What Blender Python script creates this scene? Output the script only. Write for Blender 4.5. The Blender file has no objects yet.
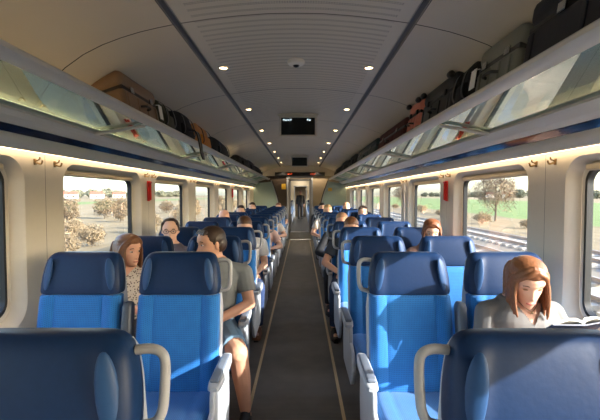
import bpy, bmesh, math, random
from mathutils import Vector, Matrix, Euler
random.seed(7)
PI = math.pi
SC = bpy.context.scene
COL = SC.collection
CAMH = 1.45

# ------------------------------------------------------------------ materials
def lin(c):
    c = c / 255.0
    return c / 12.92 if c <= 0.04045 else ((c + 0.055) / 1.055) ** 2.4
def rgb(r, g, b): return (lin(r), lin(g), lin(b), 1.0)
MATS = {}
def mat(name, col, rough=0.5, metal=0.0, var=0.12, scale=30.0, bump=0.0, emit=None, estr=0.0, coat=0.0, sheen=0.0, spec=0.5):
    if name in MATS: return MATS[name]
    m = bpy.data.materials.new(name); m.use_nodes = True
    nt = m.node_tree; n = nt.nodes; b = n['Principled BSDF']
    b.inputs['Roughness'].default_value = rough
    b.inputs['Metallic'].default_value = metal
    b.inputs['Specular IOR Level'].default_value = spec
    if coat: b.inputs['Coat Weight'].default_value = coat; b.inputs['Coat Roughness'].default_value = 0.2
    if sheen: b.inputs['Sheen Weight'].default_value = sheen; b.inputs['Sheen Roughness'].default_value = 0.4
    tc = n.new('ShaderNodeTexCoord'); nz = n.new('ShaderNodeTexNoise')
    nz.inputs['Scale'].default_value = scale; nz.inputs['Detail'].default_value = 3
    nt.links.new(tc.outputs['Object'], nz.inputs['Vector'])
    cr = n.new('ShaderNodeMix'); cr.data_type = 'RGBA'
    c = rgb(*col)
    cr.inputs[6].default_value = tuple(x * (1 - var) for x in c[:3]) + (1,)
    cr.inputs[7].default_value = tuple(min(1, x * (1 + var)) for x in c[:3]) + (1,)
    nt.links.new(nz.outputs['Fac'], cr.inputs[0]); nt.links.new(cr.outputs[2], b.inputs['Base Color'])
    if bump:
        bp = n.new('ShaderNodeBump'); bp.inputs['Strength'].default_value = bump; bp.inputs['Distance'].default_value = 0.01
        nt.links.new(nz.outputs['Fac'], bp.inputs['Height']); nt.links.new(bp.outputs['Normal'], b.inputs['Normal'])
    if emit:
        b.inputs['Emission Color'].default_value = rgb(*emit); b.inputs['Emission Strength'].default_value = estr
    MATS[name] = m
    return m
def mnode(nt, op, a, b=None):
    x = nt.nodes.new('ShaderNodeMath'); x.operation = op
    for i, v in enumerate((a, b)):
        if v is None: continue
        if isinstance(v, (int, float)): x.inputs[i].default_value = v
        else: nt.links.new(v, x.inputs[i])
    return x.outputs[0]
def axes(nt):
    tc = nt.nodes.new('ShaderNodeTexCoord'); s = nt.nodes.new('ShaderNodeSeparateXYZ')
    nt.links.new(tc.outputs['Object'], s.inputs[0]); return s.outputs
def mixcol(nt, fac, c1, c2):
    x = nt.nodes.new('ShaderNodeMix'); x.data_type = 'RGBA'
    nt.links.new(fac, x.inputs[0]) if not isinstance(fac, float) else None
    for i, c in ((6, c1), (7, c2)):
        if isinstance(c, tuple): x.inputs[i].default_value = c
        else: nt.links.new(c, x.inputs[i])
    return x.outputs[2]
def glass(name, tint=(1, 1, 1), refl=0.08, rough=0.0, edge=0.9):
    m = bpy.data.materials.new(name); m.use_nodes = True; nt = m.node_tree; n = nt.nodes
    n.remove(n['Principled BSDF'])
    tr = n.new('ShaderNodeBsdfTransparent'); tr.inputs[0].default_value = tint + (1,)
    gl = n.new('ShaderNodeBsdfGlossy'); gl.inputs['Roughness'].default_value = rough; gl.inputs[0].default_value = (.86, .93, .92, 1)
    mx = n.new('ShaderNodeMixShader'); lw = n.new('ShaderNodeLayerWeight'); lw.inputs['Blend'].default_value = 0.5
    mr = n.new('ShaderNodeMapRange'); mr.inputs['To Min'].default_value = refl; mr.inputs['To Max'].default_value = edge
    p = mnode(nt, 'POWER', lw.outputs['Facing'], 3.0)
    nt.links.new(p, mr.inputs['Value']); nt.links.new(mr.outputs[0], mx.inputs[0])
    nt.links.new(tr.outputs[0], mx.inputs[1]); nt.links.new(gl.outputs[0], mx.inputs[2])
    nt.links.new(mx.outputs[0], n['Material Output'].inputs[0])
    return m

M = dict(
    wall=mat('wall_panel', (206, 199, 186), 0.55, var=.03),
    frame=mat('window_surround', (196, 190, 178), 0.45, var=.03),
    gasket=mat('black_rubber', (22, 24, 28), 0.5),
    blind=mat('blind_cassette', (190, 176, 150), 0.6, var=.04),
    ceil=mat('ceiling_cream', (208, 198, 178), 0.5, var=.03, scale=3),
    groove=mat('ceiling_groove', (84, 86, 88), 0.5),
    dark=mat('dark_gap', (30, 28, 26), 0.8),
    rail=mat('rack_aluminium', (206, 202, 192), 0.36, metal=0.0, var=.03),
    fascia=mat('rack_fascia', (206, 202, 192), 0.45, var=.03),
    strip=mat('dark_gloss_strip', (16, 20, 30), 0.10, spec=0.35),
    led=mat('warm_light_strip', (255, 235, 200), 0.5, emit=(255, 222, 176), estr=7.0),
    uplight=mat('warm_uplight', (255, 235, 200), 0.5, emit=(255, 222, 175), estr=10.0),
    lamp=mat('downlight_lens', (255, 240, 210), 0.5, emit=(255, 214, 160), estr=18),
    chrome=mat('brushed_steel', (190, 190, 190), 0.25, metal=1.0, var=.05),
    brass=mat('bronze_hook', (150, 128, 96), 0.35, metal=0.8),
    leather=mat('navy_leather', (17, 42, 78), 0.46, var=.12, scale=60, bump=.05, spec=.22),
    bolster=mat('navy_leather_bolster', (38, 70, 112), 0.46, var=.08, scale=60, bump=.05, spec=.25),
    shell=mat('grey_seat_shell', (168, 172, 178), 0.4, var=.03),
    shelld=mat('dark_seat_shell', (64, 68, 76), 0.45, var=.05),
    arm=mat('armrest_pad', (108, 116, 130), 0.45, var=.05),
    handle=mat('grey_handle', (152, 152, 154), 0.4, var=.04),
    tan=mat('tan_panel', (176, 158, 132), 0.55, var=.05),
    brown=mat('dark_brown_panel', (66, 54, 44), 0.5),
    black=mat('black_plastic', (18, 18, 20), 0.35),
    screen=mat('screen_glass', (14, 22, 24), 0.1),
    red=mat('emergency_red', (190, 30, 22), 0.4),
    yellow=mat('yellow_sign', (224, 178, 60), 0.5, var=.04),
    white=mat('white_paper', (236, 234, 228), 0.7, var=.02),
    amber=mat('amber_led', (255, 120, 60), 0.5, emit=(255, 110, 60), estr=.7),
    text=mat('screen_text', (220, 235, 240), 0.5, emit=(220, 235, 240), estr=1.2),
    gold=mat('gold_strip', (214, 190, 148), 0.5, metal=.0, var=.08),
)
M['pane'] = glass('window_glass', (.80, .84, .87), 0.03, edge=.5)
M['shelf'] = glass('shelf_glass', (.62, .76, .74), 0.30, edge=.95)
def frosted():
    m = bpy.data.materials.new('frosted_screen'); m.use_nodes = True; b = m.node_tree.nodes['Principled BSDF']
    b.inputs['Base Color'].default_value = rgb(176, 196, 186); b.inputs['Roughness'].default_value = .35
    b.inputs['Alpha'].default_value = .72; return m
M['frost'] = frosted()

def fabric():
    m = bpy.data.materials.new('blue_dotted_fabric'); m.use_nodes = True; nt = m.node_tree; n = nt.nodes
    b = n['Principled BSDF']; b.inputs['Roughness'].default_value = .85
    b.inputs['Sheen Weight'].default_value = .35; b.inputs['Sheen Roughness'].default_value = .5
    b.inputs['Sheen Tint'].default_value = (.6, .75, 1, 1)
    X, Y, Z = axes(nt)
    def dots(u, v, p):
        a = mnode(nt, 'ABSOLUTE', mnode(nt, 'SUBTRACT', mnode(nt, 'FRACT', mnode(nt, 'MULTIPLY', u, 1 / p)), .5))
        c = mnode(nt, 'ABSOLUTE', mnode(nt, 'SUBTRACT', mnode(nt, 'FRACT', mnode(nt, 'MULTIPLY', v, 1 / p)), .5))
        return mnode(nt, 'LESS_THAN', mnode(nt, 'ADD', mnode(nt, 'MULTIPLY', a, a), mnode(nt, 'MULTIPLY', c, c)), .045)
    d = dots(X, mnode(nt, 'SUBTRACT', Z, Y), .0085)
    nz = n.new('ShaderNodeTexNoise'); nz.inputs['Scale'].default_value = 9
    base = mixcol(nt, nz.outputs['Fac'], rgb(12, 96, 166), rgb(22, 114, 186))
    c = mixcol(nt, d, base, rgb(8, 66, 128))
    nt.links.new(c, b.inputs['Base Color']); return m
M['fabric'] = fabric()

def perforated():
    m = bpy.data.materials.new('perforated_ceiling'); m.use_nodes = True; nt = m.node_tree; b = nt.nodes['Principled BSDF']
    b.inputs['Roughness'].default_value = .5
    X, Y, Z = axes(nt)
    def fr(u, p, o=0): return mnode(nt, 'FRACT', mnode(nt, 'ADD', mnode(nt, 'MULTIPLY', u, 1 / p), o))
    a = mnode(nt, 'ABSOLUTE', mnode(nt, 'SUBTRACT', fr(X, .013), .5)); c = mnode(nt, 'ABSOLUTE', mnode(nt, 'SUBTRACT', fr(Y, .013), .5))
    d = mnode(nt, 'LESS_THAN', mnode(nt, 'ADD', mnode(nt, 'MULTIPLY', a, a), mnode(nt, 'MULTIPLY', c, c)), .085)
    band = mnode(nt, 'LESS_THAN', fr(Y, .065), .42)
    side = mnode(nt, 'LESS_THAN', mnode(nt, 'ABSOLUTE', X), .53)
    seam = mnode(nt, 'GREATER_THAN', mnode(nt, 'ABSOLUTE', mnode(nt, 'SUBTRACT', fr(Y, 1.49, -.66 / 1.49), .5)), -1)
    f = mnode(nt, 'MULTIPLY', mnode(nt, 'MULTIPLY', d, band), side)
    nt.links.new(mixcol(nt, f, rgb(208, 202, 188), rgb(96, 92, 86)), b.inputs['Base Color']); return m
M['perf'] = perforated()

def floor_mat():
    m = bpy.data.materials.new('ribbed_grey_floor'); m.use_nodes = True; nt = m.node_tree; n = nt.nodes; b = n['Principled BSDF']
    b.inputs['Roughness'].default_value = .55
    X, Y, Z = axes(nt)
    w = mnode(nt, 'SINE', mnode(nt, 'MULTIPLY', Y, 2 * PI / .016))
    nz = n.new('ShaderNodeTexNoise'); nz.inputs['Scale'].default_value = 5; nz.inputs['Detail'].default_value = 6
    nt.links.new(n['Texture Coordinate'].outputs['Object'], nz.inputs['Vector'])
    f = mnode(nt, 'ADD', mnode(nt, 'MULTIPLY', w, .22), nz.outputs['Fac'])
    nt.links.new(mixcol(nt, f, rgb(82, 78, 74), rgb(124, 119, 112)), b.inputs['Base Color'])
    bp = n.new('ShaderNodeBump'); bp.inputs['Strength'].default_value = .5; bp.inputs['Distance'].default_value = .002
    nt.links.new(w, bp.inputs['Height']); nt.links.new(bp.outputs[0], b.inputs['Normal'])
    return m
M['floor'] = floor_mat()

# ------------------------------------------------------------------ object helpers
def link(name, bm, m, parent=None, smooth=True, bevel=0, loc=None):
    me = bpy.data.meshes.new(name)
    bmesh.ops.recalc_face_normals(bm, faces=bm.faces[:])
    bm.to_mesh(me); bm.free()
    return link_me(name, me, m, parent, smooth, bevel, loc)
def link_me(name, me, m, parent=None, smooth=True, bevel=0, loc=None):
    o = bpy.data.objects.new(name, me); COL.objects.link(o)
    if m is not None:
        me.materials.clear(); me.materials.append(m)
    if parent: o.parent = parent
    if loc: o.location = loc
    if smooth:
        me.shade_smooth() if hasattr(me, 'shade_smooth') else None
        me.set_sharp_from_angle(angle=math.radians(38))
    if bevel:
        b = o.modifiers.new('bevel', 'BEVEL'); b.width = bevel; b.segments = 2; b.limit_method = 'ANGLE'
    return o
def tag(o, label, cat, group=None, kind=None):
    o['label'] = label; o['category'] = cat
    if group: o['group'] = group
    if kind: o['kind'] = kind
    return o
def thing(name, label, cat, loc=(0, 0, 0), rz=0, group=None):
    o = bpy.data.objects.new(name, None); COL.objects.link(o); o.location = loc; o.rotation_euler = (0, 0, rz)
    o.empty_display_size = .05
    return tag(o, label, cat, group)
def struct(name, bm, m, **k):
    o = link(name, bm, m, **k); o['kind'] = 'structure'; return o
def copy_tree(o, parent=None):
    c = o.copy(); COL.objects.link(c); c.parent = parent
    for ch in list(o.children): copy_tree(ch, c)
    return c
def BM(): return bmesh.new()
def box(bm, x0, x1, y0, y1, z0, z1, mtx=None):
    v = [bm.verts.new((x, y, z)) for x in (x0, x1) for y in (y0, y1) for z in (z0, z1)]
    for f in ((0, 1, 3, 2), (4, 6, 7, 5), (0, 4, 5, 1), (2, 3, 7, 6), (0, 2, 6, 4), (1, 5, 7, 3)):
        bm.faces.new([v[i] for i in f])
    if mtx: bmesh.ops.transform(bm, matrix=mtx, verts=v)
    return v
def rbox(bm, x0, x1, y0, y1, z0, z1, r, mtx=None, seg=3):
    v = box(bm, x0, x1, y0, y1, z0, z1)
    es = {e for a in v for e in a.link_edges}
    res = bmesh.ops.bevel(bm, geom=list(es), offset=r, segments=seg, affect='EDGES', profile=.5)
    if mtx:
        vs = {a for f in res['faces'] for a in f.verts} | {a for a in v if a.is_valid}
        bmesh.ops.transform(bm, matrix=mtx, verts=list(vs))
def loft(bm, loops, closed=True, cap=True):
    rings = [[bm.verts.new(p) for p in L] for L in loops]
    n = len(rings[0])
    for a, b in zip(rings, rings[1:]):
        for i in range(n if closed else n - 1):
            j = (i + 1) % n
            bm.faces.new((a[i], a[j], b[j], b[i]))
    if cap and closed:
        bm.faces.new(rings[0][::-1]); bm.faces.new(rings[-1])
    return rings
def tube(bm, pts, r, seg=10, cap=True, r1=None):
    pts = [Vector(p) for p in pts]; loops = []
    up = None
    for i, p in enumerate(pts):
        t = (pts[min(i + 1, len(pts) - 1)] - pts[max(i - 1, 0)]).normalized()
        if up is None:
            up = t.orthogonal().normalized()
        up = (up - t * up.dot(t)).normalized(); s = t.cross(up)
        rr = r if r1 is None else r + (r1 - r) * i / (len(pts) - 1)
        loops.append([p + (up * math.cos(a) + s * math.sin(a)) * rr for a in [2 * PI * k / seg for k in range(seg)]])
    loft(bm, loops, cap=cap)
def smooth_path(pts, n=6):
    P = [Vector(p) for p in pts]; P = [P[0]] + P + [P[-1]]; out = []
    for i in range(1, len(P) - 2):
        for k in range(n):
            t = k / n
            a, b, c, d = P[i - 1], P[i], P[i + 1], P[i + 2]
            out.append(.5 * ((2 * b) + (c - a) * t + (2 * a - 5 * b + 4 * c - d) * t * t + (3 * b - a - 3 * c + d) * t ** 3))
    out.append(P[-2]); return out
def prism(bm, poly, axis, a, b):
    """extrude a 2D polygon along an axis ('x': poly is (y,z); 'y': poly is (x,z))"""
    f = (lambda p, t: (t, p[0], p[1])) if axis == 'x' else (lambda p, t: (p[0], t, p[1]))
    loft(bm, [[f(p, a) for p in poly], [f(p, b) for p in poly]])
def capsule(bm, p0, p1, r0, r1, seg=12, flat1=False, flat0=False, hs=4):
    p0, p1 = Vector(p0), Vector(p1); d = p1 - p0; L = d.length
    t = d.normalized() if L > 1e-6 else Vector((0, 0, 1)); u = t.orthogonal().normalized(); w = t.cross(u)
    prof = []
    if flat0: prof.append((0, r0))
    else:
        for k in range(1, hs + 1):
            a = PI / 2 * k / hs; prof.append((-r0 * math.cos(a), r0 * math.sin(a)))
    if flat1: prof.append((L, r1))
    else:
        for k in range(hs):
            a = PI / 2 * k / hs; prof.append((L + r1 * math.sin(a), r1 * math.cos(a)))
    loft(bm, [[p0 + t * h + (u * math.cos(a) + w * math.sin(a)) * r for a in [2 * PI * k / seg for k in range(seg)]] for h, r in prof])
def ellipsoid(bm, c, r, rot=None, seg=16):
    res = bmesh.ops.create_uvsphere(bm, u_segments=seg, v_segments=max(6, seg * 2 // 3), radius=1)
    m = Matrix.Translation(Vector(c)) @ (rot.to_matrix().to_4x4() if rot else Matrix.Identity(4)) @ Matrix.Diagonal((r[0], r[1], r[2], 1))
    bmesh.ops.transform(bm, matrix=m, verts=res['verts'])
def remesh(bm, vox, sm=2):
    bmesh.ops.recalc_face_normals(bm, faces=bm.faces[:])
    me = bpy.data.meshes.new('tmp'); bm.to_mesh(me); bm.free()
    o = bpy.data.objects.new('tmp', me); COL.objects.link(o)
    r = o.modifiers.new('r', 'REMESH'); r.mode = 'VOXEL'; r.voxel_size = vox; r.use_smooth_shade = True
    if sm:
        s = o.modifiers.new('s', 'SMOOTH'); s.iterations = sm; s.factor = .5
    dg = bpy.context.evaluated_depsgraph_get(); dg.update()
    out = bpy.data.meshes.new_from_object(o.evaluated_get(dg))
    bpy.data.objects.remove(o); bpy.data.meshes.remove(me)
    return out
def cut(me, pred):
    bm = BM(); bm.from_mesh(me)
    bmesh.ops.delete(bm, geom=[f for f in bm.faces if pred(f.calc_center_median())], context='FACES')
    bm.to_mesh(me); bm.free(); return me

# ------------------------------------------------------------------ the coach shell
WX = 1.45; Y0, Y1 = -3.46, 12.9; PER = 1.57; SEAM = 1.49; WIN0 = 2.5; WL = 1.22
YB = 27.0
WZ0, WZ1 = 0.75, 1.65
def rrect(y0, y1, z0, z1, r, x, n=8):
    pts = []
    for cy, cz, a0 in ((y1 - r, z1 - r, 0), (y0 + r, z1 - r, PI / 2), (y0 + r, z0 + r, PI), (y1 - r, z0 + r, 1.5 * PI)):
        for k in range(n + 1):
            a = a0 + PI / 2 * k / n
            pts.append(Vector((x, cy + r * math.cos(a), cz + r * math.sin(a))))
    return pts
def outer_match(pts, y0, y1, z0, z1, x):
    cy, cz = (y0 + y1) / 2, (z0 + z1) / 2; out = []
    n = 8
    for i, p in enumerate(pts):
        q, k = divmod(i, n + 1)
        c = [(y1, z1), (y0, z1), (y0, z0), (y1, z0)][q]
        # walk around the corner
        t = k / n
        if q == 0: a, b = (y1, p.z + (z1 - p.z) * t * 0), (p.y, z1)
        if q == 1: a, b = (p.y, z1), (y0, p.z)
        if q == 2: a, b = (y0, p.z), (p.y, z0)
        if q == 3: a, b = (p.y, z0), (y1, p.z)
        if k == n // 2: r = c
        else: r = a if k < n / 2 else b
        out.append(Vector((x, r[0], r[1])))
    return out
def wall(side):
    sx = -1 if side == 'left' else 1
    bm = BM(); n = 0
    ks = list(range(-3, 6)) + list(range(9, 15))
    for k in ks:
        a = WIN0 + PER * k; ws, we = a, a + WL
        p0, p1 = a - (PER - WL) / 2 + .0015, a + WL + (PER - WL) / 2 - .0015
        A = rrect(ws, we, WZ0, WZ1, .13, sx * WX)
        O = outer_match(A, p0, p1, .30, 1.80, sx * WX)
        rings = loft(bm, [O, A], cap=False)
        A2 = rrect(ws + .012, we - .012, WZ0 + .012, WZ1 - .012, .12, sx * (WX + .014))
        B = rrect(ws + .03, we - .03, WZ0 + .035, WZ1 - .03, .10, sx * (WX + .07))
        loft(bm, [A, A2, B], cap=False)
    bmesh.ops.remove_doubles(bm, verts=bm.verts[:], dist=1e-5)
    # lower wall, seam backing and lower skirt
    for s, e in ((Y0, Y1), (15.7, YB)):
        box(bm, sx * WX, sx * (WX + .05), s, e, 0, .30)
        box(bm, sx * (WX - .012), sx * WX, s, e, .60, .612)
    hp = (PER - WL) / 2
    for s, e in ((Y0, WIN0 - 3 * PER - hp), (WIN0 + PER * 6 - hp, WIN0 + PER * 9 - hp), (WIN0 + PER * 15 - hp, YB)): box(bm, sx * WX, sx * (WX + .05), s, e, .3, 2.1)
    w = struct('wall_' + side, bm, M['wall'])
    bm = BM()
    for k in ks:
        a = WIN0 + PER * k + WL + (PER - WL) / 2
        box(bm, sx * (WX + .004), sx * (WX + .01), a - .012, a + .012, .3, 1.8)
    struct('trim_1' if sx < 0 else 'trim_2', bm, M['dark'], smooth=False)
    bm = BM()
    for s, e in ((Y0, Y1), (15.7, YB)):
        loft(bm, [[(sx * x, y, z) for x, z in ((WX, 0), (WX, .24), (WX - .05, .22), (WX - .05, .05), (WX - .03, 0))] for y in (s, e)])
    struct('baseboard_' + side, bm, M['shell'], smooth=False)
    # windows
    for i, k in enumerate(ks):
        a = WIN0 + PER * k
        f = bpy.data.objects.new('window_%d' % (i + 1 + (0 if sx < 0 else len(ks))), None); COL.objects.link(f); f['kind'] = 'structure'
        f.location = (sx * (WX + .07), a, WZ0)
        def L(p): return [q - f.location for q in p]
        R = lambda m, r, x: L(rrect(a + .03 + m, a + WL - .03 - m, WZ0 + .035 + m, WZ1 - .03 - m, r, sx * (WX + x)))
        bm = BM(); loft(bm, [R(-.004, .10, .070), R(.022, .085, .073), R(.022, .085, .10)], cap=False); link('window_frame', bm, M['frame'], f)
        bm = BM(); loft(bm, [R(.022, .085, .076), R(.026, .08, .068), R(.042, .07, .068), R(.044, .07, .10)], cap=False); link('gasket', bm, M['gasket'], f)
        bm = BM()
        P = R(.043, .07, .082); vs = [bm.verts.new(p) for p in P]; bm.faces.new(vs)
        link('pane', bm, M['pane'], f, smooth=False)
        bm = BM(); rbox(bm, -.030 if sx > 0 else -.004, .004 if sx > 0 else .030, .09, WL - .09, WZ1 - WZ0 - .075, WZ1 - WZ0 - .040, .008)
        link('blind_cassette', bm, M['blind'], f)
wall('left'); wall('right')

def strip_y(bm, pts, y0, y1, thick=None):
    loft(bm, [[(x, y0, z) for x, z in pts], [(x, y1, z) for x, z in pts]], closed=False, cap=False)
CZ = CAMH
side_prof = [(.635, .902), (.72, .885), (.82, .862), (.92, .832), (1.02, .795), (1.12, .745), (1.22, .675), (1.31, .585), (1.38, .48), (1.45, .36)]
mid_prof = [(-.605, .907), (-.45, .93), (-.3, .946), (-.15, .957), (0, .96), (.15, .957), (.3, .946), (.45, .93), (.605, .907)]
seams = [2.15 + SEAM * k for k in range(-4, 8)]
edges = [Y0] + [s for s in seams if s < 12.8] + [Y1]
bmM, bmS = BM(), BM()
for a, b in zip(edges, edges[1:]):
    strip_y(bmM, [(x, z + CZ) for x, z in mid_prof], a + .004, b - .004)
    for sx in (-1, 1): strip_y(bmS, [(sx * x, z + CZ) for x, z in side_prof], a + .004, b - .004)
for a, b in ((12.9, 15.7), (15.7, YB)):
    strip_y(bmM, [(x, z + CZ) for x, z in mid_prof], a, b)
    for sx in (-1, 1): strip_y(bmS, [(sx * x, z + CZ) for x, z in side_prof], a, b)
struct('ceiling', bmM, M['perf']); struct('ceiling_side_panels', bmS, M['ceil'])
bm = BM()   # grooves beside the centre panel, and the dark backing behind the seams
for sx in (-1, 1):
    loft(bm, [[(sx * x, y, z + CZ) for x, z in ((.600, .915), (.600, .905), (.612, .918), (.628, .915), (.64, .897), (.64, .91))] for y in (Y0, YB)], closed=False, cap=False)
struct('trim_3', bm, M['groove'], smooth=False)
bm = BM()
full = [(-x, z) for x, z in side_prof[::-1]] + mid_prof + side_prof
strip_y(bm, [(x * 1.012, z + CZ + .025) for x, z in full], Y0, YB)
struct('trim_4', bm, M['dark'], smooth=False)

bm = BM(); box(bm, -1.5, 1.5, Y0, YB, -.12, 0); struct('floor', bm, M['floor'], smooth=False)
for i, x in enumerate((-.315, .315)):
    bm = BM(); box(bm, x - .011, x + .011, Y0, 12.7, 0, .004); struct('trim_%d' % (5 + i), bm, M['gold'], smooth=False)
bm = BM(); box(bm, -WX, WX, Y0 - .1, Y0, 0, 2.5); struct('wall_back', bm, M['wall'], smooth=False)
# outer roof so the sun only enters by the windows
bm = BM(); box(bm, -1.62, 1.62, Y0 - .1, YB, 2.50, 2.56)
for sx in (-1, 1): box(bm, sx * 1.56, sx * 1.62, Y0 - .1, YB, 1.75, 2.5); box(bm, sx * 1.50, sx * 1.62, Y0 - .1, YB, 1.70, 1.77)
struct('ceiling_outer_roof', bm, M['dark'], smooth=False)
# bulkhead with doorway
def bulk(y, idx, left, right):
    for nm, x0, x1, m in (('left', -WX, -.40, left), ('right', .40, WX, right)):
        bm = BM(); box(bm, x0, x1, y, y + .08, 0, 2.6); struct('wall_bulkhead_%s_%d' % (nm, idx), bm, m, smooth=False)
    bm = BM(); box(bm, -.40, .40, y, y + .08, 2.02, 2.1); box(bm, -WX, WX, y - .012, y + .092, 2.06, 2.6); struct('wall_bulkhead_top_%d' % idx, bm, M['ceil'], smooth=False)
    d = bpy.data.objects.new('door_%d' % idx, None); COL.objects.link(d); d['kind'] = 'structure'; d.location = (0, y, 0)
    bm = BM()
    for sx in (-1, 1): rbox(bm, min(sx * .36, sx * .42), max(sx * .36, sx * .42), -.03, .11, 0, 2.06, .008)
    rbox(bm, -.42, .42, -.03, .11, 2.0, 2.06, .008)
    link('door_frame', bm, M['shell'], d)
    bm = BM(); box(bm, -.44, .44, -.12, .14, 0, .012); link('threshold', bm, M['chrome'], d)
bulk(12.9, 1, M['brown'], M['tan']); bulk(15.6, 2, M['tan'], M['tan']); bulk(26.2, 3, M['ceil'], M['ceil'])
bm = BM(); box(bm, -WX, WX, YB, YB + .05, 0, 2.5); struct('wall_front', bm, M['tan'], smooth=False)
bm = BM(); rbox(bm, -.46, .46, 12.84, 12.90, 2.20, 2.34, .01)   # upper bulkhead header
struct('trim_7', bm, M['ceil'])

d = thing('information_display', 'long dark display bar with amber letters over the end door', 'display', (0, 12.86, 2.12))
bm = BM(); rbox(bm, -.80, .80, -.03, .03, -.055, .055, .008); link('display_case', bm, M['black'], d)
bm = BM()
for x0 in (-.40, .34):
    for i in range(5):
        w = .018; x = x0 + i * .034
        box(bm, x, x + .007, -.034, -.031, -.022, .024); box(bm, x, x + w, -.034, -.031, (-.022, .016, -.004)[i % 3], (-.015, .024, .003)[i % 3])
link('amber_letters', bm, M['amber'], d, smooth=False)
for sx, nm in ((-1, 'left'), (1, 'right')):
    t = thing('glass_screen', 'pale green frosted screen behind the last seats, %s of the aisle' % nm, 'screen', (sx * .62, 12.35, 0), 0, 'frosted screens at the coach end')
    bm = BM(); poly = [(0, .12), (0, .75), (sx * .10, 1.35), (sx * .26, 1.86), (sx * .81, 1.80), (sx * .81, .12)]
    prism(bm, poly, 'y', -.008, .008); link('panel', bm, M['frost'], t, smooth=False)
    bm = BM(); tube(bm, smooth_path([(-sx * .005, 0, 0), (-sx * .005, 0, .75), (sx * .09, 0, 1.35), (sx * .265, 0, 1.90)]), .018); link('edge_pole', bm, M['shell'], t)
    bm = BM(); tube(bm, smooth_path([(-sx * .03, -.02, 0), (-sx * .03, -.02, .75), (sx * .06, -.02, 1.35), (sx * .235, -.02, 1.89)]), .012); link('dark_edge', bm, M['gasket'], t)
s = link('notice', (lambda b: (rbox(b, -.07, .07, -.004, .004, -.09, .09, .003), b)[1])(BM()), M['yellow'], loc=(-.52, 12.896, 1.72)); tag(s, 'small yellow notice on the dark panel left of the end door', 'sign')
s = link('notice', (lambda b: (rbox(b, -.06, .06, -.004, .004, -.05, .05, .003), b)[1])(BM()), M['yellow'], loc=(.93, 12.338, 1.62)); tag(s, 'small yellow notice stuck on the right frosted screen', 'sign')

# vestibule walls
for sx, nm in ((-1, 'left'), (1, 'right')):
    bm = BM(); box(bm, sx * .75, sx * .80, 12.98, 15.6, 0, 2.5); struct('wall_vestibule_' + nm, bm, M['tan'], smooth=False)

# ------------------------------------------------------------------ luggage racks
def rack(side):
    sx = -1 if side == 'left' else 1
    t = thing('luggage_rack', '%s overhead luggage rack of tinted glass with grey metal rails' % side, 'luggage rack', (0, 0, 0))
    dx = .025 if sx < 0 else -.025
    def pr(name, pts, m, y0=Y0, y1=12.6, smooth=True):
        bm = BM(); loft(bm, [[(sx * (x + dx * (x < 1.3)), y, z + CZ) for x, z in pts] for y in (y0, y1)]); return link(name, bm, m, t, smooth=smooth)
    pr('front_rail', [(.924, .492), (.923, .506), (.930, .515), (.942, .518), (.953, .514), (.970, .495), (.990, .482), (.988, .472), (.962, .472), (.936, .480)], M['rail'])
    pr('outer_rail', [(1.262, .425), (1.262, .395), (1.272, .372), (1.318, .332), (1.36, .345), (1.36, .43), (1.29, .435)], M['rail'])
    pr('ledge', [(1.258, .398), (1.254, .388), (1.292, .348), (1.299, .352)], M['fascia'])
    pr('gloss_strip', [(1.333, .333), (1.372, .300), (1.395, .33), (1.36, .36)], M['strip'], smooth=False)
    pr('fascia', [(1.368, .302), (1.372, .262), (1.385, .238), (1.40, .232), (1.40, .242), (1.449, .242), (1.449, .34), (1.39, .34)], M['fascia'])
    pr('light_strip', [(1.408, .240), (1.440, .240), (1.440, .236), (1.408, .236)], M['led'], smooth=False)
    pr('uplight_strip', [(1.375, .452), (1.400, .452), (1.400, .456), (1.375, .456)], M['uplight'], smooth=False)
    for k in range(-3, 6):
        a = 2.69 + 1.81 * (k)
        b = min(a + 1.81, 12.6)
        bm = BM()
        c0, c1, h = (.980 + dx, .490), (1.268 + dx, .412), .010
        loft(bm, [[(sx * c0[0], y, c0[1] + CZ), (sx * c1[0], y, c1[1] + CZ), (sx * c1[0], y, c1[1] + CZ - h), (sx * c0[0], y, c0[1] + CZ - h)] for y in (a + .004, b - .004)])
        link('glass_panel', bm, M['shelf'], t, smooth=False)
        if a > 0 or True:
            bm = BM(); tube(bm, [(sx * (.980 + dx), a, .464 + CZ), (sx * (1.262 + dx), a - .12, .389 + CZ)], .012, seg=8); link('support_bar', bm, M['rail'], t)
    return t
rack('left'); rack('right')
# coat hooks on the pillars, red hammers
def hook():
    t = thing('coat_hook', '', 'coat hook')
    bm = BM(); rbox(bm, -.006, 0, -.012, .012, -.018, .018, .004); link('plate', bm, M['brass'], t)
    bm = BM(); tube(bm, smooth_path([(-.004, 0, -.004), (-.035, 0, -.012), (-.045, 0, .008)]), .005, seg=8); tube(bm, smooth_path([(-.004, 0, .004), (-.025, 0, .012), (-.03, 0, .026)]), .004, seg=8); link('prong', bm, M['brass'], t)
    return t
hk = hook(); first = True
ords = ['nearest', 'second', 'third', 'fourth', 'fifth', 'sixth', 'seventh', 'eighth', 'ninth']
for sx, sn in ((-1, 'left'), (1, 'right')):
    for k in range(0, 6):
        yc = WIN0 + PER * k - (PER - WL) / 2
        for j, dy in enumerate((-.09, .09)):
            o = hk if first else copy_tree(hk); first = False
            o.location = (sx * WX, yc + dy, 1.635); o.rotation_euler = (0, 0, 0 if sx > 0 else PI)
            o['label'] = 'small bronze coat hook on the %s wall, %s pillar, its %s hook' % (sn, ords[k], ('nearer', 'farther')[j])
            o['group'] = 'coat hooks on the window pillars'
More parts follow.
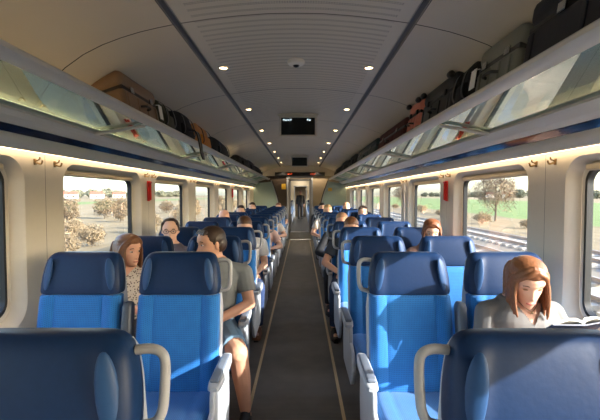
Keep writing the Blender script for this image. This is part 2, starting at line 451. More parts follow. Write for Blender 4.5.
for sx, sn in ((-1, 'left'), (1, 'right')):
    for k, nm in ((1, 'near'), (4, 'far')):
        if sx > 0 and k == 4: continue
        yc = WIN0 + PER * k - (PER - WL) / 2 - .02
        t = thing('emergency_hammer', 'red emergency hammer in a holder on the %s wall, %s pillar' % (sn, ords[k]), 'hammer', (sx * (WX - .004), yc, 1.50))
        bm = BM(); rbox(bm, -.012 if sx > 0 else 0, 0 if sx > 0 else .012, -.028, .028, -.11, .085, .005); link('holder', bm, M['red'], t)
        bm = BM(); x = -sx * .022
        capsule(bm, (x, 0, -.09), (x, 0, .06), .011, .011); capsule(bm, (x, -.028, .072), (x, .028, .072), .013, .01); link('hammer', bm, M['red'], t)

# ceiling fittings
def curve_z(x):
    return CZ + .96 - .053 * (abs(x) / .605) ** 2
dl = thing('ceiling_light', '', 'ceiling light')
bm = BM()
loft(bm, [[(r * math.cos(a), r * math.sin(a), z) for a in [2 * PI * k / 20 for k in range(20)]] for r, z in ((.036, .0), (.036, -.005), (.028, -.006), (.025, .002))], cap=False); link('ring', bm, M['chrome'], dl)
bm = BM(); loft(bm, [[(r * math.cos(a), r * math.sin(a), z) for a in [2 * PI * k / 20 for k in range(20)]] for r, z in ((.026, -.003), (.018, -.0055))]); link('lens', bm, M['lamp'], dl)
first = True
for k in range(7):
    for sx, sn in ((-1, 'left'), (1, 'right')):
        o = dl if first else copy_tree(dl); first = False
        o.location = (sx * .525, 2.92 + 1.4 * k, curve_z(.525) - .002)
        o['label'] = 'small round lit ceiling light, %s of the %s row' % (ords[k], sn); o['group'] = 'ceiling lights along the centre panel'
t = thing('camera_dome', 'white round dome camera with a dark lens on the ceiling', 'detector', (0.0, 2.9, curve_z(0)))  # security camera dome, white base with a dark lens
bm = BM(); loft(bm, [[(r * math.cos(a), r * math.sin(a), z) for a in [2 * PI * k / 28 for k in range(28)]] for r, z in ((.062, .01), (.062, -.014), (.056, -.026), (.036, -.034))]); link('base', bm, M['white'], t)
bm = BM(); ellipsoid(bm, (0, 0, -.03), (.024, .024, .018)); link('dome_lens', bm, M['black'], t)
for y, nm, w in ((4.75, 'nearer', .22), (9.75, 'farther', .205)):
    t = thing('ceiling_screen', '%s dark information screen in a grey frame hanging from the ceiling' % nm, 'screen', (0, y, curve_z(0)))
    bm = BM(); rbox(bm, -w - .02, w + .02, -.02, .06, -.03, .012, .008); link('mounting', bm, M['rail'], t)
    fr = BM(); h = .245
    for x0, x1, z0, z1 in ((-w, -w + .022, -.03 - h, -.03), (w - .022, w, -.03 - h, -.03), (-w + .022, w - .022, -.052, -.03), (-w + .022, w - .022, -.03 - h, -.03 - h + .022)):
        box(fr, x0, x1, -.022, .035, z0, z1)
    link('screen_frame', fr, M['rail'], t, bevel=.003)
    bm = BM(); box(bm, -w + .022, w - .022, -.012, .03, -.03 - h + .022, -.052); link('screen_face', bm, M['screen'], t, smooth=False)
    bm = BM()
    if nm == 'nearer':
        for x0, n in ((-w + .045, 4), (w - .115, 2)):
            for i in range(n):
                x = x0 + i * .027
                box(bm, x, x + .004, -.0145, -.0125, -.088, -.070); box(bm, x + .013, x + .017, -.0145, -.0125, -.088 + .004 * (i % 2), -.070)
                box(bm, x, x + .017, -.0145, -.0125, (-.073, -.088, -.081)[i % 3], (-.070, -.085, -.078)[i % 3])
        link('screen_text', bm, M['text'], t, smooth=False)
    else: bm.free()

# ------------------------------------------------------------------ seats
def sstep(a, b, x):
    t = max(0, min(1, (x - a) / (b - a))); return t * t * (3 - 2 * t)
def sec(w, d, yc, z, n=4.0, bulge=.0, groove=.0, N=88, cx=0):
    out = []
    for k in range(N):
        a = 2 * PI * k / N; c, s = math.cos(a), math.sin(a)
        x = w * math.copysign(abs(c) ** (2 / n), c); y = d * math.copysign(abs(s) ** (2 / n), s)
        if s < 0:
            u = abs(x) / w
            y -= bulge * sstep(.55, .85, u) * (1 - .3 * sstep(.85, 1, u))
            if groove: y += groove * math.exp(-((abs(x) - .125) / .007) ** 2)
        out.append(Vector((cx + x, yc + y, z)))
    return out
def yc(z): return (z - 1.14) * .17 + .06
HR = [(.928, .202, .046), (.932, .210, .053), (.945, .213, .056), (.98, .2125, .057), (1.02, .209, .056), (1.06, .203, .053), (1.09, .196, .049), (1.112, .188, .044), (1.126, .179, .038), (1.136, .166, .030), (1.141, .150, .020)]
def seat_parts(root, sx, kind):
    """sx: side towards which the outer (aisle) edge lies; kind 'aisle' or 'window'"""
    bm = BM(); L = [(.40, .200, .035), (.415, .214, .048)] + [(.44 + i * .04, .219 - .0005 * i, .054) for i in range(12)] + [(.918, .211, .053), (.926, .203, .046)]
    loft(bm, [sec(w, d, yc(z), z, bulge=.02, groove=.005) for z, w, d in L]); link('backrest', bm, M['fabric'], root)
    bm = BM(); loft(bm, [sec(w, d, yc(z), z, bulge=.012 if z < 1.12 else .004) for z, w, d in HR]); h = link('headrest', bm, M['leather'], root)
    for s in (-1, 1):
        bm = BM(); ellipsoid(bm, (s * .164, yc(1.03) - .058, 1.030), (.024, .010, .090), Euler((-.17, -s * .10, s * .40)), seg=20); link('bolster', bm, M['bolster'], h)
    bm = BM(); loft(bm, [sec(w, d, yc(z) + .034, z, n=5) for z, w, d in [(.30, .19, .02), (.31, .215, .04)] + [(.36 + .06 * i, .222, .046) for i in range(9)] + [(.90, .214, .046), (1.03, .198, .040), (1.09, .186, .034), (1.112, .172, .026), (1.12, .15, .018)]]); link('back_shell', bm, M['shell'], root)
    # cushion: sections along y
    bm = BM(); loops = []
    for y, w, z1, z0 in ((-.045, .17, .44, .36), (-.055, .20, .452, .345), (-.08, .212, .458, .34), (-.20, .218, .455, .335), (-.34, .220, .458, .335), (-.46, .220, .464, .34), (-.53, .217, .462, .345), (-.565, .210, .45, .355), (-.58, .195, .43, .375)):
        L = []
        for k in range(72):
            a = 2 * PI * k / 72; c, s = math.cos(a), math.sin(a)
            x = w * math.copysign(abs(c) ** .5, c); z = (z0 + z1) / 2 + (z1 - z0) / 2 * math.copysign(abs(s) ** .5, s)
            if s > 0: z += .012 * sstep(.5, .9, abs(x) / w) - .005 * math.exp(-((abs(x) - .125) / .008) ** 2) - .006 * math.exp(-(x / .1) ** 2)
            L.append((x, y, z))
        loops.append(L)
    loft(bm, loops); link('seat_cushion', bm, M['fabric'], root)
    bm = BM(); rbox(bm, -.20, .20, -.54, -.02, .285, .338, .015); link('seat_base', bm, M['shelld'], root)
    bm = BM(); rbox(bm, -.03, .03, -.36, -.16, 0, .29, .01); rbox(bm, -.06, .06, -.46, -.06, 0, .03, .01); link('pedestal', bm, M['shelld'], root)
    def armrest(cx, m_pad):
        bm = BM(); loops = []
        for y, w, z1, z0 in ((-.04, .012, .620, .58), (-.05, .024, .630, .57), (-.12, .029, .632, .575), (-.24, .030, .628, .580), (-.34, .030, .622, .584), (-.375, .027, .616, .586), (-.39, .016, .610, .592)):
            loops.append([(cx + w * math.copysign(abs(math.cos(a)) ** .5, math.cos(a)), y, (z0 + z1) / 2 + (z1 - z0) / 2 * math.copysign(abs(math.sin(a)) ** .5, math.sin(a))) for a in [2 * PI * k / 24 for k in range(24)]])
        loft(bm, loops); a = link('armrest', bm, M['shell'], root)
        bm = BM(); rbox(bm, cx - .021, cx + .021, -.365, -.075, .618, .638, .008); link('arm_pad', bm, m_pad, a)
    def panel(cx):
        poly = [(-.01, .59), (-.12, .60), (-.30, .59), (-.33, .54), (-.335, .47), (-.44, .44), (-.49, .40), (-.50, .35), (-.46, .27), (-.40, .22), (.02, .22), (.045, .35), (.04, .5)]
        bm = BM(); prism(bm, poly, 'x', cx - .012, cx + .012); link('side_panel', bm, M['shell'], root, bevel=.006)
    if kind == 'aisle':
        armrest(sx * .262, M['arm']); panel(sx * .243)
        bm = BM(); x = -sx * .26   # raised centre armrest
        loops = []
        for z, w, d in ((.60, .018, .025), (.61, .026, .034), (.75, .027, .036), (.87, .026, .034), (.885, .020, .026), (.89, .012, .016)):
            loops.append([(x + w * math.copysign(abs(math.cos(a)) ** .6, math.cos(a)), yc(z) - .035 + d * math.copysign(abs(math.sin(a)) ** .6, math.sin(a)), z) for a in [2 * PI * k / 24 for k in range(24)]])
        loft(bm, loops); c = link('folded_armrest', bm, M['shelld'] if sx > 0 else M['arm'], root)
        bm = BM(); capsule(bm, (x - .012, yc(.63), .60), (x + .012, yc(.63), .60), .016, .016); link('hinge', bm, M['shelld'], c)
        bm = BM()
        P = [(.195, 1.098), (.232, 1.100), (.256, 1.088), (.263, 1.06), (.263, 1.0), (.259, .965), (.244, .944), (.205, .936)]
        tube(bm, smooth_path([(sx * x, yc(z) + .005, z) for x, z in P], 4), .0115, seg=12); link('grab_handle', bm, M['handle'], root)
    else:
        armrest(-sx * .262, M['arm'])
seat_groups = {}
protos = {}
rows = [.84] + [2.1 + .85 * k for k in range(12)] + [17.2 + .85 * k for k in range(9)]
side_name = {-1: 'left', 1: 'right'}
def row_phrase(i):
    w = ['closest to the camera', 'in the second row', 'in the third row', 'in the fourth row', 'in the fifth row', 'in the sixth row', 'in the seventh row', 'in the eighth row', 'in the ninth row', 'in the tenth row', 'in the eleventh row', 'in the twelfth row', 'in the last row']
    return w[i] if i < 13 else None
special = {(-1, 0, 'aisle'): 'big dark navy headrest of an aisle seat cut off at the lower left corner', (1, 0, 'aisle'): 'big dark navy leather headrest of a seat cut off at the lower right corner'}
for i, y in enumerate(rows):
    for side in (-1, 1):
        for kind, X in (('aisle', .61), ('window', 1.13)):
            if (i == 0 or i > 12) and kind == 'window': continue
            key = (side, kind)
            if key not in protos:
                o = thing('train_seat', '', 'seat'); seat_parts(o, -side, kind); protos[key] = o
            else: o = copy_tree(protos[key])
            o.location = (side * X, y, 0)
            if i == 0:
                o['label'] = special[(side, 0, 'aisle')]
            elif i <= 12:
                o['label'] = 'blue fabric %s seat with navy headrest %s on the %s' % (kind, row_phrase(i), side_name[side])
            else: o['label'] = 'blue seat in the next coach beyond the door, %s side' % side_name[side]
            o['group'] = 'train seats in rows facing the camera' if i <= 12 else 'seats in the next coach on the %s' % side_name[side]
            if i == 0: o.location.x = -.535 if side < 0 else .565

# ------------------------------------------------------------------ luggage
def squash(t, depth):
    for ch in t.children:
        for v in ch.data.vertices:
            v.co.z *= 1 - .26 * sstep(depth * .45, depth, abs(v.co.x)) * min(1, max(0, v.co.z) / .2)
    return t
def cloth(name, c, rough=.8, bump=.3): return mat(name, c, rough, var=.15, scale=40, bump=bump)
def suitcase(name, label, c, m, cx, y0, y1, h, depth=.28, trim=None, wheels=False, ribs=True, tagm=False, cat='suitcase', side=1, rough=None):
    """hard or soft case lying on the rack; local axes: x away from aisle"""
    tilt = side * math.atan(.078 / .288) * .62; h += .025; depth = .265
    t = thing(name, label, cat, (side * (.990 - side * .025), (y0 + y1) / 2, CZ + .492))
    t.rotation_euler = (0, tilt, 0); L = (y1 - y0) / 2
    tr = trim or M['black']
    s = side
    def X(a, b): return (min(s * a, s * b), max(s * a, s * b))
    x0, x1 = X(0, depth)
    split = h * .62
    bm = BM(); rbox(bm, x0, x1, -L, L, .0, split - .004, min(.03, h * .2), seg=4); link('shell', bm, m, t)
    bm = BM(); rbox(bm, x0, x1, -L, L, split + .004, h, min(.04, h * .2), seg=4); link('lid', bm, m, t)
    bm = BM(); rbox(bm, x0 + .008, x1 - .008, -L + .008, L - .008, split - .012, split + .012, .004); link('zip_band', bm, tr, t)
    if ribs:
        n = 4
        for k in range(n):
            bm = BM(); yy = -L + .06 + (2 * L - .12) * k / (n - 1)
            xx = X(-.006, .004); rbox(bm, xx[0], xx[1], yy - .012, yy + .012, .03, split - .03, .003); link('rib', bm, m, t)
    bm = BM(); tube(bm, smooth_path([(-s * .002, -.06, split * .55), (-s * .028, -.045, split * .55), (-s * .03, 0, split * .57), (-s * .028, .045, split * .55), (-s * .002, .06, split * .55)]), .008, seg=8); link('handle', bm, tr, t)
    for yy in (-L * .55, L * .55):
        bm = BM(); xx = X(-.008, .004); rbox(bm, xx[0], xx[1], yy - .022, yy + .022, split - .02, split + .02, .004); link('latch', bm, M['chrome'] if not wheels else tr, t)
    if wheels:
        for yy in (-L + .04, L - .04):
            for zz in (.03, h - .03):
                bm = BM(); capsule(bm, (-s * .018, yy - .012, zz), (-s * .018, yy + .012, zz), .022, .022, seg=16); link('wheel', bm, M['black'], t)
    if tagm:
        bm = BM(); tube(bm, [(-s * .004, L - .05, split), (-s * .034, L - .05, split * .95)], .003, seg=6)
        xx = X(-.036, -.032); rbox(bm, xx[0], xx[1], L - .085, L - .02, split * .95 - .105, split * .95, .0015, seg=1)
        link('luggage_tag', bm, M['white'], t)['label'] = 'white paper luggage tag'
    return squash(t, depth)
def bag(name, label, m, y0, y1, h, side=1, depth=.26, cat='bag', strap=None, pocket=True, hang=False, seed=0, m2=None, flop=.02):
    rnd = random.Random(seed)
    t = thing(name, label, cat, (side * (.992 - side * .025), (y0 + y1) / 2, CZ + .492)); t.rotation_euler = (0, side * math.atan(.078 / .288) * .62, 0); h += .025; depth = .245
    L = (y1 - y0) / 2; s = side
    bm = BM(); loops = []
    cx = s * depth / 2
    ph = [rnd.uniform(0, 6) for _ in range(4)]
    for k in range(15):
        u = k / 14; z = h * u
        e = (1 - abs(2 * u - 1) ** 5) ** .4 if 0 < u < 1 else .25
        e = max(e, .55 if u == 0 else .3)
        lp = []
        for j in range(40):
            a = 2 * PI * j / 40; c, sn = math.cos(a), math.sin(a)
            w = 1 + .05 * math.sin(3 * a + ph[0] + 3 * u) + .03 * math.sin(7 * a + ph[1] - 5 * u)
            lp.append((cx + depth / 2 * e * w * math.copysign(abs(c) ** .5, c), L * e * w * math.copysign(abs(sn) ** .5, sn), z + .012 * math.sin(2 * a + ph[2]) * u))
        loops.append(lp)
    loft(bm, loops); link('body', bm, m, t)
    tr = strap or M['black']
    if pocket:
        bm = BM(); rbox(bm, min(-s * .022, s * .03), max(-s * .022, s * .03), -L * .55, L * .55, h * .15, h * .55, .015); link('front_pocket', bm, m2 or m, t)
    bm = BM(); tube(bm, smooth_path([(cx - s * .02, -L * .3, h * .93), (cx - s * .02, -L * .2, h + .03), (cx - s * .02, L * .2, h + .03), (cx - s * .02, L * .3, h * .93)]), .008, seg=8); link('carry_handle', bm, tr, t)
    for yy in (-L * .5, L * .5):
        bm = BM(); P = smooth_path([(s * .05, yy, h * .95), (-s * .015, yy, h * .75), (-s * .03, yy * 1.05, h * .35), (-s * .005, yy, .05)])
        loft(bm, [[p + Vector(q) for q in ((0, -.013, 0), (0, .013, 0), (-s * .005, .013, 0), (-s * .005, -.013, 0))] for p in P]); link('strap', bm, tr, t)
    if hang:
        bm = BM(); P = smooth_path([(-s * .01, -.03, .10), (-s * .075, .0, .09), (-s * .085, .03, -.02), (-s * .08, .05, -.12), (-s * .085, .08, -.17), (-s * .08, .10, -.10)])
        loft(bm, [[p + Vector(q) for q in ((0, -.028, 0), (0, .028, 0), (-s * .012, .028, .003), (-s * .012, -.028, .003))] for p in P]); link('hanging_strap', bm, tr, t); bm = BM()
        P = smooth_path([(-s * .01, .12, .12), (-s * .07, .13, .10), (-s * .08, .14, 0), (-s * .08, .12, -.10)])
        loft(bm, [[p + Vector(q) for q in ((0, -.012, 0), (0, .012, 0), (-s * .005, .012, .003), (-s * .005, -.012, .003))] for p in P])
        link('hanging_strap', bm, tr, t)
    return squash(t, depth)
blk = cloth('black_nylon', (20, 21, 26)); blk2 = cloth('black_hard_case', (30, 33, 36), .4, .05)
suitcase('suitcase', 'brown hard suitcase with white tag on the left rack', None, mat('brown_case', (134, 106, 78), .45, var=.1), 0, 2.44, 3.03, .255, side=-1, trim=mat('dark_brown_trim', (50, 40, 32), .5), tagm=True)
bag('duffel_bag', 'olive green rounded bag on the left rack behind the brown suitcase', cloth('olive_canvas', (66, 66, 52)), 3.06, 3.42, .25, side=-1, seed=1)
bag('backpack', 'black backpack with straps dangling over the left rack rail', blk, 3.46, 4.10, .27, side=-1, cat='backpack', hang=True, seed=2)
bag('shoulder_bag', 'orange tan bag with dark strap on the left rack', cloth('tan_canvas', (196, 140, 84)), 4.14, 4.84, .27, side=-1, seed=3, strap=mat('dark_strap', (40, 34, 30), .7), m2=cloth('orange_flap', (206, 132, 44)))
bag('travel_bag', 'black boxy bag on the left rack after the tan bag', cloth('black_canvas', (26, 27, 30)), 4.9, 6.1, .24, side=-1, seed=4)
bag('travel_bag', 'dark bag on the left rack, third from the far end', blk, 7.1, 8.2, .23, side=-1, seed=5)
bag('travel_bag', 'dark round bag on the left rack, second from the far end', cloth('charcoal_nylon', (38, 40, 44)), 8.3, 9.5, .25, side=-1, seed=6)
bag('travel_bag', 'black bag at the far end of the left rack', blk, 9.7, 11.2, .22, side=-1, seed=7)
suitcase('suitcase', 'big black suitcase at the near end of the right rack', None, cloth('black_suitcase_cloth', (16, 20, 32), .55, .1), 0, .68, 1.74, .305, side=1)
suitcase('suitcase', 'grey hard suitcase with a tag beside the big black one', None, mat('grey_case', (120, 122, 112), .4, var=.05), 0, 1.79, 2.21, .265, side=1, trim=mat('dark_grey_trim', (58, 60, 60), .5), tagm=True)
bag('backpack', 'slim black backpack between grey and black suitcases on the right rack', blk, 2.25, 2.50, .26, side=1, cat='backpack', seed=8)
suitcase('suitcase', 'black hard suitcase between slim backpack and pink case', None, blk2, 0, 2.55, 3.20, .285, side=1, wheels=True)
suitcase('suitcase', 'pink suitcase with black wheels on the right rack', None, mat('coral_case', (206, 124, 104), .45, var=.06), 0, 3.26, 3.62, .29, side=1, wheels=True)
suitcase('suitcase', 'dark red case on the right rack behind the pink one', None, cloth('maroon_cloth', (70, 26, 26)), 0, 3.74, 4.95, .225, side=1)
suitcase('suitcase', 'dark teal suitcase on the right rack beyond the dark red case', None, cloth('teal_cloth', (24, 50, 52), .5, .1), 0, 5.15, 6.8, .23, side=1)
bag('backpack', 'black rucksack beyond the teal suitcase on the right rack', blk, 7.0, 8.1, .25, side=1, cat='backpack', seed=9)
bag('travel_bag', 'black upright bag second from the far end of the right rack', blk, 8.3, 9.7, .27, side=1, seed=10)
bag('travel_bag', 'dark bag at the far end of the right rack', cloth('charcoal_nylon', (38, 40, 44)), 9.8, 11.5, .23, side=1, seed=11)
# ------------------------------------------------------------------ people
def head_pt(c, R, x, y, z): return c + R @ Vector((x, y, z))
def interp(tab, z):
    for (a, va), (b, vb) in zip(tab, tab[1:]):
        if z <= b:
            t = (z - a) / (b - a); return va + (vb - va) * t
    return tab[-1][1]
WT = [(-1, .018), (-.93, .028), (-.8, .040), (-.6, .054), (-.35, .064), (-.1, .070), (.15, .0745), (.4, .0745), (.62, .068), (.8, .053), (.92, .034), (1, .003)]
FT = [(-1, .060), (-.93, .082), (-.8, .090), (-.6, .0885), (-.35, .087), (-.1, .0865), (.05, .088), (.2, .0935), (.4, .093), (.62, .082), (.8, .062), (.92, .038), (1, .002)]
BT = [(-1, -.020), (-.9, -.01), (-.75, .01), (-.5, .045), (-.3, .072), (0, .092), (.3, .101), (.55, .097), (.75, .078), (.9, .050), (1, .002)]
def head_mesh(bm, c, R, s=1.0, N=44, K=40, jaw=1.0):
    H = .113; loops = []
    for i in range(K + 1):
        z = -1 + 2 * i / K; w, f, b = interp(WT, z), interp(FT, z), interp(BT, z)
        if z < -.2: w *= jaw
        cy = (b - f) / 2; L = []
        for k in range(N):
            a = 2 * PI * k / N; x = w * math.sin(a); cc = math.cos(a)
            y = (-f if cc > 0 else b); y = (y * abs(cc) ** .92 if cc > 0 else y * abs(cc))
            if z < -.5 and cc < 0: y = -b * 0 + b * abs(cc)
            if cc > 0:
                g = lambda x0, z0, sx, sz: math.exp(-((x - x0) / sx) ** 2 - ((z - z0) / sz) ** 2)
                # nose, sockets, lips, brow, chin, cheeks
                nz = max(0, 1 - abs((z + .40) / .10) ** 2) * .013 * math.exp(-(x / .012) ** 2)
                ridge = 0
                if -.46 < z < .10:
                    u = (.10 - z) / .56; ridge = .021 * u ** 1.2 * (1 if z > -.40 else max(0, (z + .46) / .06)) * math.exp(-(x / (.0075 + .004 * u)) ** 2)
                y -= nz * .4 + ridge + .004 * (g(-.013, -.42, .007, .05) + g(.013, -.42, .007, .05))
                y += .011 * (g(-.031, .0, .017, .10) + g(.031, .0, .017, .10))
                y -= .0055 * (g(0, -.605, .021, .035) + g(0, -.69, .018, .035)); y += .004 * g(0, -.647, .022, .013) + .003 * g(0, -.78, .02, .05)
                y -= .004 * g(0, -.9, .02, .08) + .003 * (g(-.04, -.25, .02, .15) + g(.04, -.25, .02, .15)) + .003 * (g(-.03, .17, .02, .05) + g(.03, .17, .02, .05))
            L.append(c + R @ Vector((x * s, y * s, z * H * s)))
        loops.append(L)
    loft(bm, loops)
    for sx in (-1, 1):
        q = c + R @ Vector((sx * .074 * s, .012 * s, -.005 * s))
        ellipsoid(bm, q, (.008 * s, .017 * s, .031 * s), (R @ Matrix.Rotation(sx * .45, 3, 'Z')).to_euler(), seg=12)
def hand(bm, w, d, nrm, s=1.0, curl=.5, thumb=1):
    """w wrist, d direction of the hand, nrm = back-of-hand normal, thumb = side sign"""
    d = Vector(d).normalized(); nrm = (Vector(nrm) - d * Vector(nrm).dot(d)).normalized(); a = d.cross(nrm) * thumb; w = Vector(w)
    R = Matrix((a, d, nrm)).transposed()
    ellipsoid(bm, w + d * .048 * s, (.041 * s, .052 * s, .016 * s), R.to_euler(), seg=14)
    capsule(bm, w - d * .02, w + d * .02 * s, .026 * s, .026 * s)
    for i, (o, L) in enumerate(((.030, .070), (.010, .078), (-.011, .072), (-.031, .056))):
        p = w + d * .085 * s + a * o * s; cur = d.copy(); ang = 0
        for j, (f, r) in enumerate(((.42, .0092), (.32, .0086), (.26, .0078))):
            ang += curl * (.55, .8, .6)[j]
            dd = d * math.cos(ang) - nrm * math.sin(ang) + a * o * 1.2
            q = p + dd.normalized() * L * f * s
            capsule(bm, p, q, r * s, r * s * .95, seg=8, hs=3); p = q
    p = w + d * .025 * s + a * .03 * s; q = p + (a * .75 + d * .6 - nrm * .3).normalized() * .038 * s; capsule(bm, p, q, .012 * s, .0105 * s, seg=8)
    q2 = q + (a * .2 + d * .9 - nrm * (.3 + curl * .4)).normalized() * .032 * s; capsule(bm, q, q2, .0105 * s, .009 * s, seg=8)
SK = {}
def skin(c): return mat('skin_%d_%d' % (c[0], c[2]), c, .55, var=.05, scale=12, spec=.35)
def hairm(c): return mat('hair_%d_%d' % (c[0], c[2]), c, .45, var=.35, scale=90, bump=.3)
def rings_torso(bm, rings, N=28, n=2.5):
    loft(bm, [[Vector((cx + rx * math.copysign(abs(math.cos(a)) ** (2 / n), math.cos(a)), cy + ry * math.copysign(abs(math.sin(a)) ** (2 / n), math.sin(a)), z)) for a in [2 * PI * k / N for k in range(N)]] for z, cx, cy, rx, ry in rings])
def person(label, loc, rz=0, yaw=0, pitch=0, roll=0, s=1.0, head_dx=0, head_dy=0, dz=0, sex='m', vox=.010, skinc=(214, 170, 146), hair=(60, 44, 34), hairstyle='short',
           shirt=(120, 120, 120), shirtm=None, sleeve='short', bottoms='trousers', pants=(50, 60, 80), elbows=None, wrists=None, knees=None, ankles=None, hands=None, foot=-.16, neckline=None, shoe=(30, 30, 32), shoes=True, group=None, extra=None):
    t = thing('person', label, 'person', loc, rz, group)
    f = .93 if sex == 'f' else 1.0
    sh = .155 if sex == 'f' else .195
    tx = head_dx
    E = elbows or [(-.23, -.20, .68), (.23, -.20, .68)]; W = wrists or [(-.12, -.42, .635), (.12, -.42, .635)]
    Kn = knees or [(-.12, -.66, .50), (.12, -.66, .50)]; An = ankles or [(-.12, -.62, .10), (.12, -.62, .10)]
    hp = [Vector((-.095, -.20, .535)), Vector((.095, -.20, .535))]
    zs = lambda z: z + dz * max(0, (z - .5) / .5)
    def leanx(z): return tx * max(0, (z - .55) / .55)
    def ly(z): return head_dy * max(0, (z - .6) / .5)
    TR = [(.455, -.20, .14, .09), (.48, -.20, .165, .115), (.55, -.205, .168, .118), (.64, -.20, .148 if sex == 'f' else .158, .108), (.72, -.185, .142 * f if sex == 'f' else .158, .104), (.82, -.165, .158 * f + .005, .112), (.885, -.155, .166 * f, .110), (.925, -.15, .150 * f, .096), (.96, -.145, .112 * f, .08), (.99, -.145, .078, .062), (1.015, -.145, .05, .05)]
    def torso(off, zlo=0, zhi=2): return [(zs(z), leanx(z), y + ly(z), rx + off, ry + off) for z, y, rx, ry in TR if zlo <= z <= zhi]
    S = [Vector((leanx(.93) - sh, -.145 + ly(.93), zs(.900))), Vector((leanx(.93) + sh, -.145 + ly(.93), zs(.900)))]
    hc = Vector((tx, -.185 + head_dy, zs(1.108) ))
    R = (Matrix.Rotation(yaw, 3, 'Z') @ Matrix.Rotation(pitch, 3, 'X') @ Matrix.Rotation(roll, 3, 'Y'))
    hs = (.97 if sex == 'f' else 1.03)
    neck0 = Vector((leanx(.96), -.14 + ly(.96), zs(.965)))
    pivot = neck0 + Vector((0, 0, .06)); hc = pivot + R @ (hc - pivot) if pitch else hc
    bm = BM()
    rings_torso(bm, torso(0))
    capsule(bm, neck0, hc + R @ Vector((0, .015, -.04)), .058 * f, .053 * f, seg=16)
    for i in (0, 1):
        sx = (-1, 1)[i]
        capsule(bm, (leanx(.93) + sx * sh * .55, S[i].y, S[i].z + .018), S[i], .055 * f, .052 * f)
        capsule(bm, S[i], E[i], .050 * f, .040 * f); capsule(bm, E[i], W[i], .040 * f, .026 * f)
        capsule(bm, hp[i], Kn[i], .088, .062); capsule(bm, Kn[i], (Vector(Kn[i]) * .55 + Vector(An[i]) * .45) + Vector((0, .012, 0)), .060, .055); capsule(bm, (Vector(Kn[i]) * .55 + Vector(An[i]) * .45) + Vector((0, .012, 0)), An[i], .055, .036)
        a = Vector(An[i]); capsule(bm, a + Vector((0, .03, -.055)), a + Vector((0, foot, -.06)), .036, .028)
        if hands: hd = hands[i]
        else:
            d = (Vector(W[i]) - Vector(E[i])).normalized() + Vector((0, -.3, -.25)); hd = (d, (0, -.2, 1), .55)
        if hd: hand(bm, W[i], hd[0], hd[1], .95 * f, hd[2], thumb=(1 if i == 0 else -1) * (1 if Vector(hd[1]).z >= 0 else -1) * (-1 if hd[0][1] > 0 else 1))
    head_mesh(bm, hc, R, hs, jaw=.93 if sex == 'f' else 1.05)
    bd = remesh(bm, vox, 1)
    link_me('body', bd, skin(skinc), t)
    # shirt
    sm = shirtm or mat('shirt_%d_%d_%d' % shirt, shirt, .85, var=.08, scale=25, bump=.25)
    o_ = .011
    bm = BM(); rings_torso(bm, torso(o_, 0, .99))
    for i in (0, 1):
        sx = (-1, 1)[i]
        capsule(bm, (leanx(.93) + sx * sh * .5, S[i].y, S[i].z + .016), S[i], .058 * f + .006, .052 * f + o_)
        e = Vector(E[i]); w_ = Vector(W[i])
        if sleeve == 'short': capsule(bm, S[i], S[i].lerp(e, .62), .052 * f + o_, .046 * f + o_ + .008, flat1=True)
        elif sleeve == 'elbow': capsule(bm, S[i], S[i].lerp(e, .93), .052 * f + o_, .042 * f + o_ + .004, flat1=True)
        else: capsule(bm, S[i], e, .052 * f + o_, .042 * f + o_); capsule(bm, e, e.lerp(w_, .94), .042 * f + o_, .030 * f + .008, flat1=True)
    me = remesh(bm, vox, 2)
    nk = neckline or (.035, .975, 0)   # half width at top, bottom height, unused
    ztop = zs(.985); cx = leanx(.97); cyk = -.145 + ly(.97)
    def nc(p):
        r = math.hypot((p.x - cx) / (.060 if sex == 'm' else .078), (p.y - cyk) / .062)
        if p.z > zs(.955) and r < 1: return True
        if neckline and p.y < cyk and p.z > zs(neckline[1]) and abs(p.x - cx) < neckline[0] * (p.z - zs(neckline[1])) / (.985 - neckline[1]): return True
        return False
    cut(me, nc); link_me('shirt', me, sm, t)
    # trousers or shorts
    pm = mat('cloth_%d_%d_%d' % pants, pants, .85, var=.15, scale=60, bump=.2)
    bm = BM(); rings_torso(bm, torso(.013, 0, .60))
    for i in (0, 1):
        k_, a_ = Vector(Kn[i]), Vector(An[i])
        if bottoms == 'shorts': capsule(bm, hp[i], Vector(hp[i]).lerp(k_, .82), .10, .082, flat1=True)
        else: capsule(bm, hp[i], k_, .10, .073); capsule(bm, k_, a_.lerp(k_, .02), .073, .052, flat1=True)
    link_me('shorts' if bottoms == 'shorts' else 'trousers', remesh(bm, vox, 2), pm, t)
    if shoes:
        for i in (0, 1):
            a = Vector(An[i]); bm = BM()
            L = []
            for u, w_, h_ in ((0, .026, .05), (.06, .036, .085), (.25, .038, .10), (.45, .040, .075), (.7, .046, .055), (.9, .040, .042), (1, .022, .030)):
                y = a.y + .055 + (foot - .05 - .055) * u
                L.append([(a.x + w_ * math.cos(b), y, .012 + (h_ - .0) * max(0, math.sin(b)) if math.sin(b) > 0 else .012) for b in [2 * PI * k / 20 for k in range(20)]])
            zoff = a.z - .10
            L = [[(p[0], p[1], p[2] + zoff) for p in l] for l in L]
            loft(bm, L); sh_ = link('shoe', bm, mat('shoe_%d_%d' % (shoe[0], shoe[2]), shoe, .6), t)
            bm = BM(); loft(bm, [[(x * 1.04 + a.x * -.04, y, z + zoff) for x, y in [(a.x - .03, a.y + .055), (a.x + .03, a.y + .055), (a.x + .045, a.y + foot + .02), (a.x + .02, a.y + foot - .055), (a.x - .02, a.y + foot - .055), (a.x - .045, a.y + foot + .02)]] for z in (.0, .018)]); link('sole', bm, M['white'] if vox < .009 else M['black'], sh_)
    # face details
    def fp(x, y, z): return hc + R @ (Vector((x, y, z)) * hs)
